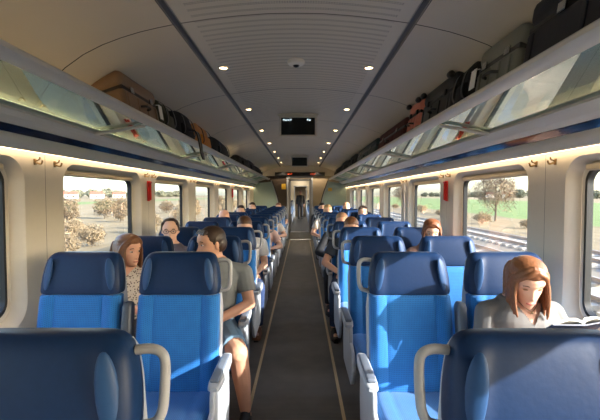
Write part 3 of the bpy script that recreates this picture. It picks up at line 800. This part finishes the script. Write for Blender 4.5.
    if vox < .009:
        for sx in (-1, 1):
            bm = BM(); ellipsoid(bm, fp(sx * .031, -.0735, -.001), (.012, .008, .0052 if pitch < .3 else .002), R.to_euler(), seg=12); e = link('eye', bm, mat('eye_white', (190, 178, 170), .4, var=.02) if pitch < .3 else hairm(hair), t)
            if pitch < .3:
                bm = BM(); ellipsoid(bm, fp(sx * .031, -.0805, -.001), (.0055, .003, .0055), R.to_euler(), seg=10); link('iris', bm, M['black'], e)
            bm = BM(); P = smooth_path([fp(sx * .014, -.0865, .018), fp(sx * .03, -.0865, .024), fp(sx * .046, -.074, .019)], 4); tube(bm, P, .0028, seg=6); link('eyebrow', bm, hairm(tuple(int(v * .8) for v in hair)), t)
        bm = BM(); P = [fp(x, -.0905 + .45 * abs(x) * abs(x) * 40, -.0725 + abs(x) * .06) for x in (-.021, -.012, -.004, .004, .012, .021)]; tube(bm, smooth_path(P, 3), .0038, seg=8); link('lips', bm, mat('lips_%d' % skinc[0], (186, 104, 96), .5), t)
    hm = hairm(hair); H = lambda x, y, z: fp(x, y, z); eu = R.to_euler()
    bm = BM()
    if hairstyle == 'short':
        ellipsoid(bm, H(0, .010, .040), (.0815 * hs, .094 * hs, .082 * hs), eu, seg=24)
        ellipsoid(bm, H(0, .048, .0), (.074 * hs, .062 * hs, .072 * hs), eu, seg=20)
        for k in range(9):
            x = -.055 + .11 * k / 8; capsule(bm, H(x, -.058, .086), H(x * 1.05 + .006, -.076, .074 + .006 * math.sin(k * 2.3)), .014, .008, seg=8)
        for sx in (-1, 1): capsule(bm, H(sx * .074, .0, .045), H(sx * .075, -.008, .005), .010, .006, seg=8)
    elif hairstyle == 'crop':
        ellipsoid(bm, H(0, .006, .046), (.079 * hs, .094 * hs, .078 * hs), eu, seg=24); ellipsoid(bm, H(0, .04, .01), (.075 * hs, .068 * hs, .075 * hs), eu, seg=20)
    elif hairstyle == 'bun':
        ellipsoid(bm, H(0, .012, .036), (.083 * hs, .095 * hs, .084 * hs), eu, seg=24); ellipsoid(bm, H(0, .05, .0), (.076, .062, .075), eu, seg=20)
        ellipsoid(bm, H(0, .125, .03), (.036, .034, .036), eu)
        for sx in (-1, 1): capsule(bm, H(sx * .064, -.048, .07), H(sx * .078, .0, .0), .014, .010, seg=8)
    elif hairstyle == 'long':
        ellipsoid(bm, H(0, .010, .034), (.078 * hs, .096 * hs, .086 * hs), eu, seg=28)
        ellipsoid(bm, H(0, -.001, .070), (.0755 * hs, .0925 * hs, .052 * hs), eu, seg=28)
        for q in (-1, 1):
            for pts in (((.004, -.080, .092), (.040, -.078, .070), (.066, -.050, .030), (.076, -.020, -.02)), ((.004, -.060, .104), (.045, -.060, .082), (.074, -.030, .035), (.080, -.005, -.02))):
                P = smooth_path([H(q * x, y, z) for x, y, z in pts], 4)
                for a, b in zip(P, P[1:]): capsule(bm, a, b, .0125, .0125, seg=8, hs=2)
        ellipsoid(bm, H(0, .035, -.01), (.079 * hs, .070 * hs, .08 * hs), eu, seg=24)
        rn = random.Random(int(hair[0]))
        for sx in (-1, 1):
            for j in range(12):   # locks
                u = j / 11
                x0 = sx * (.012 + .062 * min(1, u * 1.6)); y0 = -.070 + .15 * u
                top = H(sx * .012 if u < .6 else x0 * .6, y0 * .75 - .008, .108 - .03 * abs(u - .45))
                m1 = H(sx * (.066 + .007 * (1 - abs(2 * u - 1))), y0 * .80, .03)
                out = R @ Vector((sx, 0, 0)); out.z = 0
                m2 = m1 + Vector((0, 0, -.085)) * hs + out * (.004 + .006 * rn.random())
                m3 = m1 + Vector((0, -.004, -.135 - .055 * rn.random())) * hs + out * (-.004 + .016 * rn.random())
                P = smooth_path([top, m1, m2, m3], 5)
                rr = [.0100 - .0055 * (k / len(P)) ** 2 for k in range(len(P))]
                for (p, q), r_ in zip(zip(P, P[1:]), rr): capsule(bm, p, q, r_, r_ * .97, seg=8, hs=2)
        for j in range(7):
            x = -.06 + .02 * j; q0 = H(x, .092, .0); P = smooth_path([H(x * .8, .085, .05), q0, q0 + Vector((0, 0, -.13))], 4)
            for p, q in zip(P, P[1:]): capsule(bm, p, q, .016, .014, seg=8, hs=2)
    if hairstyle != 'bald':
        me = remesh(bm, max(.0038, vox * .7), 1)
        if hairstyle == 'crop' or hairstyle == 'short':
            Ri = R.transposed()
            cut(me, lambda p: (lambda q: q.z < -.055 * hs or (q.y < -.02 and q.z < .01))(Ri @ (p - hc)))
        link_me('hair', me, hm, t)
    else: bm.free()
    if extra: extra(t, hc, R, hs, fp)
    return t
def dotted():
    m = bpy.data.materials.new('dotted_blouse'); m.use_nodes = True; nt = m.node_tree; n = nt.nodes; b = n['Principled BSDF']; b.inputs['Roughness'].default_value = .85
    tc = n.new('ShaderNodeTexCoord'); v = n.new('ShaderNodeTexVoronoi'); v.inputs['Scale'].default_value = 75; nt.links.new(tc.outputs['Object'], v.inputs['Vector'])
    f = mnode(nt, 'LESS_THAN', v.outputs['Distance'], .36)
    nt.links.new(mixcol(nt, f, rgb(206, 196, 184), rgb(104, 92, 88)), b.inputs['Base Color']); return m
def necklace(t, hc, R, hs, fp):
    bm = BM(); P = smooth_path([(-.062, -.19, .985), (-.05, -.235, .955), (-.02, -.262, .925), (0, -.268, .912), (.02, -.262, .925), (.05, -.235, .955), (.062, -.19, .985)], 5); tube(bm, P, .0018, seg=6)
    ellipsoid(bm, (0, -.272, .906), (.006, .003, .006), seg=8); link('necklace', bm, M['brass'], t)
def glasses_(t, hc, R, hs, fp):
    bm = BM()
    for sx in (-1, 1):
        tube(bm, [fp(sx * .032 + .022 * math.cos(a), -.096, .0 + .017 * math.sin(a)) for a in [2 * PI * k / 16 for k in range(17)]], .0022, seg=6)
        tube(bm, [fp(sx * .054, -.094, .004), fp(sx * .078, -.04, .006), fp(sx * .080, .01, .004)], .002, seg=6)
    tube(bm, [fp(-.01, -.096, .004), fp(.01, -.096, .004)], .002, seg=6)
    link('glasses', bm, M['black'], t)

ry = lambda n: .93 if n == 1 else 2.1 + .85 * (n - 2)
# the three people near the camera
person('woman with auburn hair in a light grey top reading by the right window', (1.10, ry(2), 0), yaw=-.12, pitch=.36, sex='f', vox=.0055, skinc=(226, 180, 156), hair=(124, 78, 48), hairstyle='long', head_dy=-.03, dz=-.03,
       shirt=(112, 110, 110), sleeve='elbow', neckline=(.075, .875), pants=(60, 70, 96), elbows=[(-.205, -.24, .70), (.215, -.24, .70)], wrists=[(-.12, -.38, .83), (.16, -.38, .83)],
       hands=[((.15, -.95, .15), (-.4, .1, -.9), .5), ((-.15, -.95, .15), (.4, .1, -.9), .5)], extra=necklace, foot=-.15)
person('man with short dark hair in a grey t-shirt and denim shorts looking left', (-.605, ry(3), 0), yaw=-.95, pitch=.03, sex='m', vox=.0055, skinc=(206, 154, 126), hair=(58, 42, 32), hairstyle='short', shirt=(128, 130, 128), sleeve='short', bottoms='shorts', pants=(112, 142, 168), dz=.004, head_dx=.06,
       elbows=[(-.25, -.20, .70), (.285, -.215, .70)], wrists=[(-.08, -.42, .63), (.07, -.43, .635)], knees=[(-.12, -.64, .49), (.262, -.58, .50)], ankles=[(-.12, -.62, .10), (.288, -.47, .10)], shoe=(34, 38, 44), foot=-.17)
person('woman with brown hair in a dotted blouse by the left window looking right', (-1.175, ry(3), 0), yaw=1.1, pitch=.05, sex='f', vox=.0055, skinc=(222, 172, 146), hair=(112, 74, 48), hairstyle='long', shirtm=dotted(), sleeve='elbow', neckline=(.11, .83), pants=(60, 60, 70), dz=-.03, head_dx=-.045, head_dy=-.03,
       elbows=[(-.185, -.24, .67), (.22, -.25, .66)], wrists=[(-.08, -.42, .62), (.115, -.44, .725)], hands=[None, ((-.75, -.25, .25), (.2, -1, .15), .6)])
# the others
P_ = person
P_('dark-haired woman with glasses in the fourth row beside the left window', (-1.16, ry(4), 0), elbows=[(-.2, -.22, .68), (.2, -.22, .68)], yaw=.25, pitch=.05, sex='f', vox=.008, hair=(44, 30, 24), hairstyle='bun', shirt=(90, 84, 96), extra=glasses_, dz=.02)
P_('man in a white shirt in the fifth row on the left of the aisle', (-.60, ry(5), 0), yaw=.1, pitch=.25, hair=(84, 56, 38), hairstyle='crop', shirt=(226, 224, 222), pants=(40, 60, 100), wrists=[(-.12, -.42, .63), (.16, -.45, .62)], knees=[(-.12, -.66, .5), (.2, -.62, .5)], ankles=[(-.12, -.62, .1), (.19, -.55, .1)], shoe=(130, 84, 56))
P_('bald man by the left window in the seventh row', (-1.15, ry(7), 0), yaw=.2, skinc=(222, 168, 144), hairstyle='bald', shirt=(180, 170, 160), dz=.0)
P_('dark-haired passenger by the left window in the ninth row', (-1.15, ry(9), 0), yaw=0, hair=(34, 26, 24), hairstyle='short', shirt=(200, 200, 205), dz=.02, vox=.012)
P_('dark-haired passenger by the left window in the eleventh row', (-1.13, ry(11), 0), hair=(40, 28, 24), hairstyle='short', shirt=(120, 60, 60), dz=.04, vox=.012)
P_('passenger in a pink shirt on the left of the aisle in the seventh row', (-.58, ry(7), 0), pitch=.6, hair=(70, 50, 40), hairstyle='crop', shirt=(226, 190, 180), dz=-.07, vox=.012, elbows=[(-.25, -.2, .68), (.30, -.22, .66)], pants=(190, 176, 160))
P_('passenger in a white shirt on the left of the aisle in the ninth row', (-.58, ry(9), 0), pitch=.6, hair=(60, 44, 36), hairstyle='crop', shirt=(232, 222, 214), dz=-.08, vox=.012, elbows=[(-.25, -.2, .68), (.30, -.22, .66)], pants=(200, 180, 160))
P_('passenger at the far end on the left of the aisle', (-.60, ry(13), 0), hair=(120, 84, 70), hairstyle='crop', dz=.0, vox=.012, shirt=(90, 90, 100))
P_('man in a dark grey shirt and jeans, fifth row right of the aisle', (.60, ry(5), 0), yaw=-.1, pitch=.2, skinc=(222, 166, 134), hair=(120, 78, 48), hairstyle='crop', shirt=(52, 58, 66), pants=(34, 46, 70), dz=-.01, elbows=[(-.30, -.24, .70), (.26, -.2, .7)], wrists=[(-.16, -.46, .63), (.12, -.42, .63)], knees=[(-.21, -.62, .5), (.12, -.66, .5)], ankles=[(-.22, -.58, .1), (.12, -.62, .1)], shoe=(40, 30, 26))
P_('balding man in a black jacket, sixth row right of the aisle', (.58, ry(6), 0), skinc=(226, 166, 140), hair=(168, 128, 100), hairstyle='crop', shirt=(24, 26, 32), sleeve='long', pants=(30, 32, 40), dz=-.01, elbows=[(-.31, -.24, .70), (.26, -.2, .7)], knees=[(-.2, -.62, .5), (.12, -.66, .5)], ankles=[(-.2, -.58, .1), (.12, -.62, .1)], vox=.011)
P_('fair-haired passenger in the ninth row on the right of the aisle', (.56, ry(9), 0), skinc=(230, 180, 150), hair=(196, 160, 116), hairstyle='crop', shirt=(216, 204, 190), dz=.03, vox=.012, elbows=[(-.30, -.24, .70), (.26, -.2, .7)])
P_('dark-haired passenger in the eleventh row on the right of the aisle', (.54, ry(11), 0), hair=(30, 28, 32), hairstyle='crop', shirt=(24, 26, 34), dz=.03, vox=.012, sleeve='long')
P_('fair passenger by the right window in the eleventh row', (1.12, ry(11), 0), skinc=(228, 176, 146), hair=(200, 150, 120), hairstyle='crop', shirt=(150, 150, 160), dz=.04, vox=.012)
P_('dark-haired passenger by the right window in the eighth row', (1.12, ry(8), 0), hair=(52, 36, 30), hairstyle='short', shirt=(200, 180, 160), dz=.03, vox=.011)
P_('brown-haired woman by the right window in the fourth row', (1.18, ry(4), 0), yaw=-.2, head_dx=.045, elbows=[(-.2, -.22, .68), (.19, -.24, .68)], sex='f', pitch=.2, hair=(112, 66, 40), hairstyle='long', shirt=(150, 120, 110), vox=.008, dz=.02)

# conductor standing in the far coach, back to the camera's view line
t = thing('person', 'person in dark clothes standing in the next coach framed by the end door', 'person', (0, 24.6, 0))
bm = BM(); hc = Vector((0, 0, 1.60)); R = Matrix.Identity(3)
rings_torso(bm, [(.86, 0, 0, .14, .10), (.95, 0, 0, .165, .115), (1.08, 0, 0, .145, .10), (1.25, 0, 0, .165, .11), (1.38, 0, 0, .17, .10), (1.43, 0, 0, .12, .075), (1.46, 0, 0, .055, .05)])
capsule(bm, (0, 0, 1.42), (0, .01, 1.55), .055, .052); head_mesh(bm, hc, R, 1.0)
for sx in (-1, 1):
    capsule(bm, (sx * .18, 0, 1.38), (sx * .23, .02, 1.10), .05, .042); capsule(bm, (sx * .23, .02, 1.10), (sx * .22, -.06, .86), .042, .028); hand(bm, (sx * .22, -.06, .86), (0, -.1, -1), (sx, 0, 0), 1, .4, 1)
    capsule(bm, (sx * .09, 0, .90), (sx * .10, 0, .48), .088, .06); capsule(bm, (sx * .10, 0, .48), (sx * .10, .01, .08), .06, .04); capsule(bm, (sx * .10, .04, .04), (sx * .10, -.14, .035), .036, .03)
link_me('body', remesh(bm, .010, 1), skin((180, 130, 110)), t)
cd_ = mat('dark_uniform', (22, 22, 28), .8)
bm = BM(); rings_torso(bm, [(.80, 0, 0, .165, .13), (.95, 0, 0, .18, .13), (1.08, 0, 0, .16, .115), (1.25, 0, 0, .18, .125), (1.38, 0, 0, .185, .115), (1.45, 0, 0, .10, .08)])
for sx in (-1, 1): capsule(bm, (sx * .18, 0, 1.38), (sx * .23, .02, 1.10), .062, .054); capsule(bm, (sx * .23, .02, 1.10), (sx * .22, -.055, .88), .054, .042, flat1=True)
link_me('jacket', remesh(bm, .010, 2), cd_, t)
bm = BM()
for sx in (-1, 1): capsule(bm, (sx * .09, 0, .90), (sx * .10, 0, .48), .10, .075); capsule(bm, (sx * .10, 0, .48), (sx * .10, .01, .06), .075, .058, flat1=True)
link_me('trousers', remesh(bm, .010, 2), cd_, t)
for sx in (-1, 1):
    bm = BM(); rbox(bm, sx * .10 - .045, sx * .10 + .045, -.19, .09, 0, .085, .025); link('shoe', bm, M['black'], t)
bm = BM(); ellipsoid(bm, (0, .012, 1.64), (.082, .095, .083), seg=20); link('hair', bm, hairm((30, 26, 24)), t)

# open book in the reading woman's hands
t = thing('book', 'open book with white pages held by the woman by the right window', 'book', (1.10, 1.60, .905)); t.rotation_euler = (math.radians(-38), 0, math.radians(12))
for sx in (-1, 1):
    bm = BM(); Lp = [(0, .0), (.02, .012), (.06, .014), (.10, .006), (.135, -.002)]
    top = [(sx * x, z) for x, z in Lp]; botm = [(sx * x, z - .014 * (1 - .7 * x / .135)) for x, z in Lp[::-1]]
    prism(bm, top + botm, 'y', -.10, .10); link('pages', bm, M['white'], t)
bm = BM(); prism(bm, [(-.14, -.006), (-.0, -.016), (.14, -.006), (.14, -.010), (0, -.021), (-.14, -.010)], 'y', -.105, .105); link('cover', bm, mat('dark_blue_cover', (40, 50, 80), .5), t)

# ------------------------------------------------------------------ outside
GZ = -1.0
def ground_mat():
    m = bpy.data.materials.new('dry_grass_fields'); m.use_nodes = True; nt = m.node_tree; n = nt.nodes; b = n['Principled BSDF']
    b.inputs['Roughness'].default_value = .95; b.inputs['Specular IOR Level'].default_value = .1
    X, Y, Z = axes(nt)
    mp = n.new('ShaderNodeMapping'); mp.inputs['Scale'].default_value = (1.2, .16, 1)
    nt.links.new(n['Texture Coordinate'].outputs['Object'], mp.inputs[0])
    n1 = n.new('ShaderNodeTexNoise'); n1.inputs['Scale'].default_value = 1.1; n1.inputs['Detail'].default_value = 6; nt.links.new(mp.outputs[0], n1.inputs['Vector'])
    tanc = mixcol(nt, n1.outputs['Fac'], rgb(98, 86, 64), rgb(146, 130, 102))
    grn = mixcol(nt, n1.outputs['Fac'], rgb(82, 98, 54), rgb(118, 130, 82))
    bal = mixcol(nt, n1.outputs['Fac'], rgb(92, 84, 74), rgb(132, 122, 108))
    wob = mnode(nt, 'ADD', X, mnode(nt, 'MULTIPLY', n1.outputs['Fac'], 5.0))
    green = mnode(nt, 'MULTIPLY', mnode(nt, 'GREATER_THAN', wob, 25), mnode(nt, 'LESS_THAN', wob, 95))
    greenl = mnode(nt, 'MULTIPLY', mnode(nt, 'LESS_THAN', wob, -55), mnode(nt, 'GREATER_THAN', wob, -75))
    ball = mnode(nt, 'MULTIPLY', mnode(nt, 'GREATER_THAN', X, -2.6), mnode(nt, 'LESS_THAN', X, 13.2))
    c = mixcol(nt, mnode(nt, 'ADD', green, greenl), tanc, grn); c = mixcol(nt, ball, c, bal)
    nt.links.new(c, b.inputs['Base Color']); return m
bm = BM(); box(bm, -1500, 1500, -600, 2500, GZ - .5, GZ); g = struct('ground', bm, ground_mat(), smooth=False)
rust = mat('rusty_rail_steel', (150, 132, 118), .4, metal=.5); sleeper = mat('concrete_sleeper', (170, 160, 146), .8)
for i, xc in enumerate((7.2, 11.0)):
    t = thing('railway_track', '%s parallel railway track seen through the right windows' % ('nearer', 'farther')[i], 'railway track', (xc, 20, GZ))
    for s in (-.72, .72):
        bm = BM(); loft(bm, [[(s + x, y, z) for x, z in ((-.07, .1), (-.07, .12), (-.015, .14), (-.015, .2), (-.036, .21), (-.036, .25), (.036, .25), (.036, .21), (.015, .2), (.015, .14), (.07, .12), (.07, .1))] for y in (-30, 120)]); link('rail', bm, rust, t)
    bm = BM()
    for k in range(150): box(bm, -1.25, 1.25, -20 + k * .7, -19.75 + k * .7, -.02, .11)
    o = link('sleepers', bm, sleeper, t, smooth=False); o['kind'] = 'stuff'
leafs = [mat('straw_twigs', (134, 116, 88), .9, var=.3, scale=3), mat('brown_twigs', (106, 90, 68), .9, var=.3, scale=3), mat('grey_olive_twigs', (122, 104, 82), .9, var=.3, scale=3), mat('distant_olive', (112, 112, 92), .95, var=.25, scale=1)]
bark = mat('grey_bark', (96, 80, 64), .9)
def tree_mesh(seed, h, r, n, leaf, trunk, twig=.12, low=.05):
    rnd = random.Random(seed); bm = BM(); tips = []
    tube(bm, [(0, 0, 0), (rnd.uniform(-.05, .05) * h, 0, h * .35), (rnd.uniform(-.08, .08) * h, rnd.uniform(-.05, .05) * h, h * .8)], trunk, seg=6, r1=trunk * .25)
    for k in range(11):
        a = rnd.uniform(0, 2 * PI); z0 = h * rnd.uniform(low + .05, .55); L = r * rnd.uniform(.6, 1)
        e = Vector((math.cos(a) * L, math.sin(a) * L, z0 + h * rnd.uniform(.15, .4)))
        tube(bm, [(0, 0, z0), tuple(Vector((0, 0, z0)).lerp(e, .5) + Vector((0, 0, .05 * h))), tuple(e)], trunk * .4, seg=5, r1=trunk * .1)
    br = bm; bm = BM()
    for k in range(n):
        while True:
            p = Vector((rnd.uniform(-1, 1), rnd.uniform(-1, 1), rnd.uniform(-1, 1)))
            if .3 < p.length < 1: break
        lump = .8 + .25 * math.sin(3 * math.atan2(p.y, p.x) + seed) * math.cos(4 * p.z)
        p = Vector((p.x * r * lump, p.y * r * lump, h * (low + (1 - low) / 2) + p.z * h * (1 - low) / 2 * lump))
        d = Vector((rnd.gauss(0, 1), rnd.gauss(0, 1), rnd.gauss(.5, 1))).normalized() * twig * rnd.uniform(.6, 1.4)
        s = d.orthogonal().normalized() * twig * leaf
        s.rotate(Matrix.Rotation(rnd.uniform(0, 6), 3, d.normalized()))
        v = [bm.verts.new(q) for q in (p - d - s, p - d + s, p + d + s * .6, p + d - s * .6)]
        bm.faces.new(v)
    return br, bm
def make_tree(name, label, cat, group, args, lm, loc):
    t = thing(name, label, cat, loc, 0, group)
    br, cr = tree_mesh(*args)
    link('branches', br, bark, t); link('crown', cr, lm, t, smooth=False); return t
def scatter(name, cat, group, args, lm, spots, base):
    proto = None
    for i, (x, y, s) in enumerate(spots):
        if proto is None: o = proto = make_tree(name, '', cat, group, args, lm, (x, y, GZ))
        else: o = copy_tree(proto)
        o.location = (x, y, GZ); o.scale = (s, s, s * random.uniform(.85, 1.15)); o.rotation_euler = (0, 0, random.uniform(0, 6)); o['label'] = base
rnd = random.Random(3)
scatter('bush', 'bush', 'straw coloured bushes along the left side of the line', (1, 2.3, 1.3, 2600, .3, .04, .09, .0), leafs[0], [(-rnd.uniform(9, 13), 8 + k * 3.4 + rnd.uniform(-.8, .8), rnd.uniform(.35, .8)) for k in range(22)], 'straw coloured leafless bush beside the line outside the left windows')
scatter('bush', 'bush', 'brown bushes along the left side of the line', (2, 2.8, 1.5, 2600, .25, .05, .1, .0), leafs[1], [(-rnd.uniform(16, 22), 16 + k * 6.5 + rnd.uniform(-2, 2), rnd.uniform(.5, .95)) for k in range(14)], 'brown leafless bush standing farther back outside the left windows')
scatter('tree', 'tree', 'distant treeline beyond the left fields', (3, 8, 6.5, 1500, .6, .3, .6, .0), leafs[3], [(-(160, 176, 190)[k % 3] - rnd.uniform(0, 6), 60 + k * 7 + rnd.uniform(-2, 2), rnd.uniform(.6, 1.0)) for k in range(80)], 'hazy distant tree on the horizon outside the left windows')
scatter('tree', 'tree', 'distant treeline beyond the right fields', (4, 8, 6.5, 1500, .6, .3, .6, .0), leafs[3], [((180, 196, 210)[k % 3] + rnd.uniform(0, 6), 60 + k * 7 + rnd.uniform(-2, 2), rnd.uniform(.55, .9)) for k in range(80)], 'hazy distant tree on the horizon outside the right windows')
for x, y, s, nm in ((18.5, 38, 1.0, 'bare brown tree framed by the second window on the right'), (19.5, 50, .8, 'bare brown tree framed by the third window on the right'), (21, 82, 1.0, 'bare brown tree far ahead outside the right windows')):
    t = make_tree('bare_tree', nm, 'tree', None, (int(y), 5.2, 2.3, 2600, .07, .10, .26, .12), leafs[2], (x, y, GZ)); t.scale = (s, s, s)
scatter('bush', 'bush', 'low bushes behind the tracks on the right', (9, 1.6, 1.2, 1800, .3, .03, .08, .0), leafs[0], [(rnd.uniform(15, 19), 12 + k * 4.5 + rnd.uniform(-1, 1), rnd.uniform(.5, 1.0)) for k in range(14)], 'low straw bush behind the tracks outside the right windows')
for x, y, w_, nm, wc in ((-152, 262, 10, 'white farmhouse with a red roof on the left horizon', (232, 228, 220)), (-140, 275, 8, 'small white barn beside the farmhouse on the left horizon', (226, 222, 214)), (-150, 330, 9, 'pale house with a red roof on the far left horizon', (214, 190, 170)), (158, 330, 9, 'white house with a dark roof on the right horizon', (230, 226, 218))):
    t = thing('farmhouse', nm, 'house', (x, y, GZ), .3)
    bm = BM(); box(bm, -w_ / 2, w_ / 2, -3, 3, 0, 3.0); link('walls', bm, mat('render_wall_%d' % wc[0], wc, .8), t, smooth=False)
    bm = BM(); prism(bm, [(-3.3, 2.95), (0, 4.8), (3.3, 2.95)], 'x', -w_ / 2 - .2, w_ / 2 + .2); link('roof', bm, mat('red_roof' if x < 0 else 'dark_roof', (150, 84, 66) if x < 0 else (90, 84, 80), .8), t, smooth=False)
    for k in range(3):
        bm = BM(); xx = -w_ / 2 + w_ * (k + .5) / 3; box(bm, xx - .5, xx + .5, -3.06, -3.0, 1.0, 2.2); link('window', bm, M['black'], t, smooth=False)

# ------------------------------------------------------------------ light, sky, camera
w = bpy.data.worlds.new('world'); SC.world = w; w.use_nodes = True; nt = w.node_tree
bg = nt.nodes['Background']; sky = nt.nodes.new('ShaderNodeTexSky'); sky.sky_type = 'NISHITA'
SUN_DIR = Vector((-1.0, .44, -.475)).normalized()
sky.sun_disc = False; sky.sun_elevation = math.asin(-SUN_DIR.z); sky.sun_rotation = math.atan2(-SUN_DIR.x, -SUN_DIR.y)
sky.dust_density = 2.2; sky.air_density = 1.0
nt.links.new(sky.outputs[0], bg.inputs[0]); bg.inputs[1].default_value = 1.0
s = bpy.data.lights.new('sun', 'SUN'); s.energy = 13.0; s.angle = math.radians(.5); s.color = (1, .95, .87)
so = bpy.data.objects.new('sun', s); COL.objects.link(so); so.rotation_euler = SUN_DIR.to_track_quat('-Z', 'Y').to_euler()
for yv in (14.2, 20.0, 25.6):  # unseen fill lights added to brighten the vestibule and next coach
    l = bpy.data.lights.new('beyond_door_fill', 'POINT'); l.energy = 12; l.color = (1, .85, .65); l.shadow_soft_size = .06
    lo = bpy.data.objects.new('beyond_door_fill', l); COL.objects.link(lo); lo.location = (0, yv, 2.25)
for x in (-.55, .55):
    l = bpy.data.lights.new('bulkhead_spot', 'SPOT'); l.energy = 14; l.color = (1, .8, .55); l.spot_size = 1.9; l.shadow_soft_size = .03
    lo = bpy.data.objects.new('bulkhead_spot', l); COL.objects.link(lo); lo.location = (x, 12.7, 2.25)
cam = bpy.data.cameras.new('camera'); cam.lens = 24; cam.sensor_width = 36; cam.clip_end = 3000; cam.clip_start = .02
co = bpy.data.objects.new('camera', cam); COL.objects.link(co); co.location = (.035, 0, CAMH)
co.rotation_euler = (PI / 2 - math.atan(15 / 400), 0, math.radians(.14)); SC.camera = co
SC.view_settings.view_transform = 'Standard'; SC.view_settings.look = 'None'; SC.view_settings.gamma = 1; SC.view_settings.exposure = 0.36
SC.cycles.max_bounces = 10; SC.cycles.diffuse_bounces = 6; SC.cycles.transparent_max_bounces = 16; SC.cycles.glossy_bounces = 5
SC.cycles.use_denoising = True; SC.cycles.sample_clamp_indirect = 6
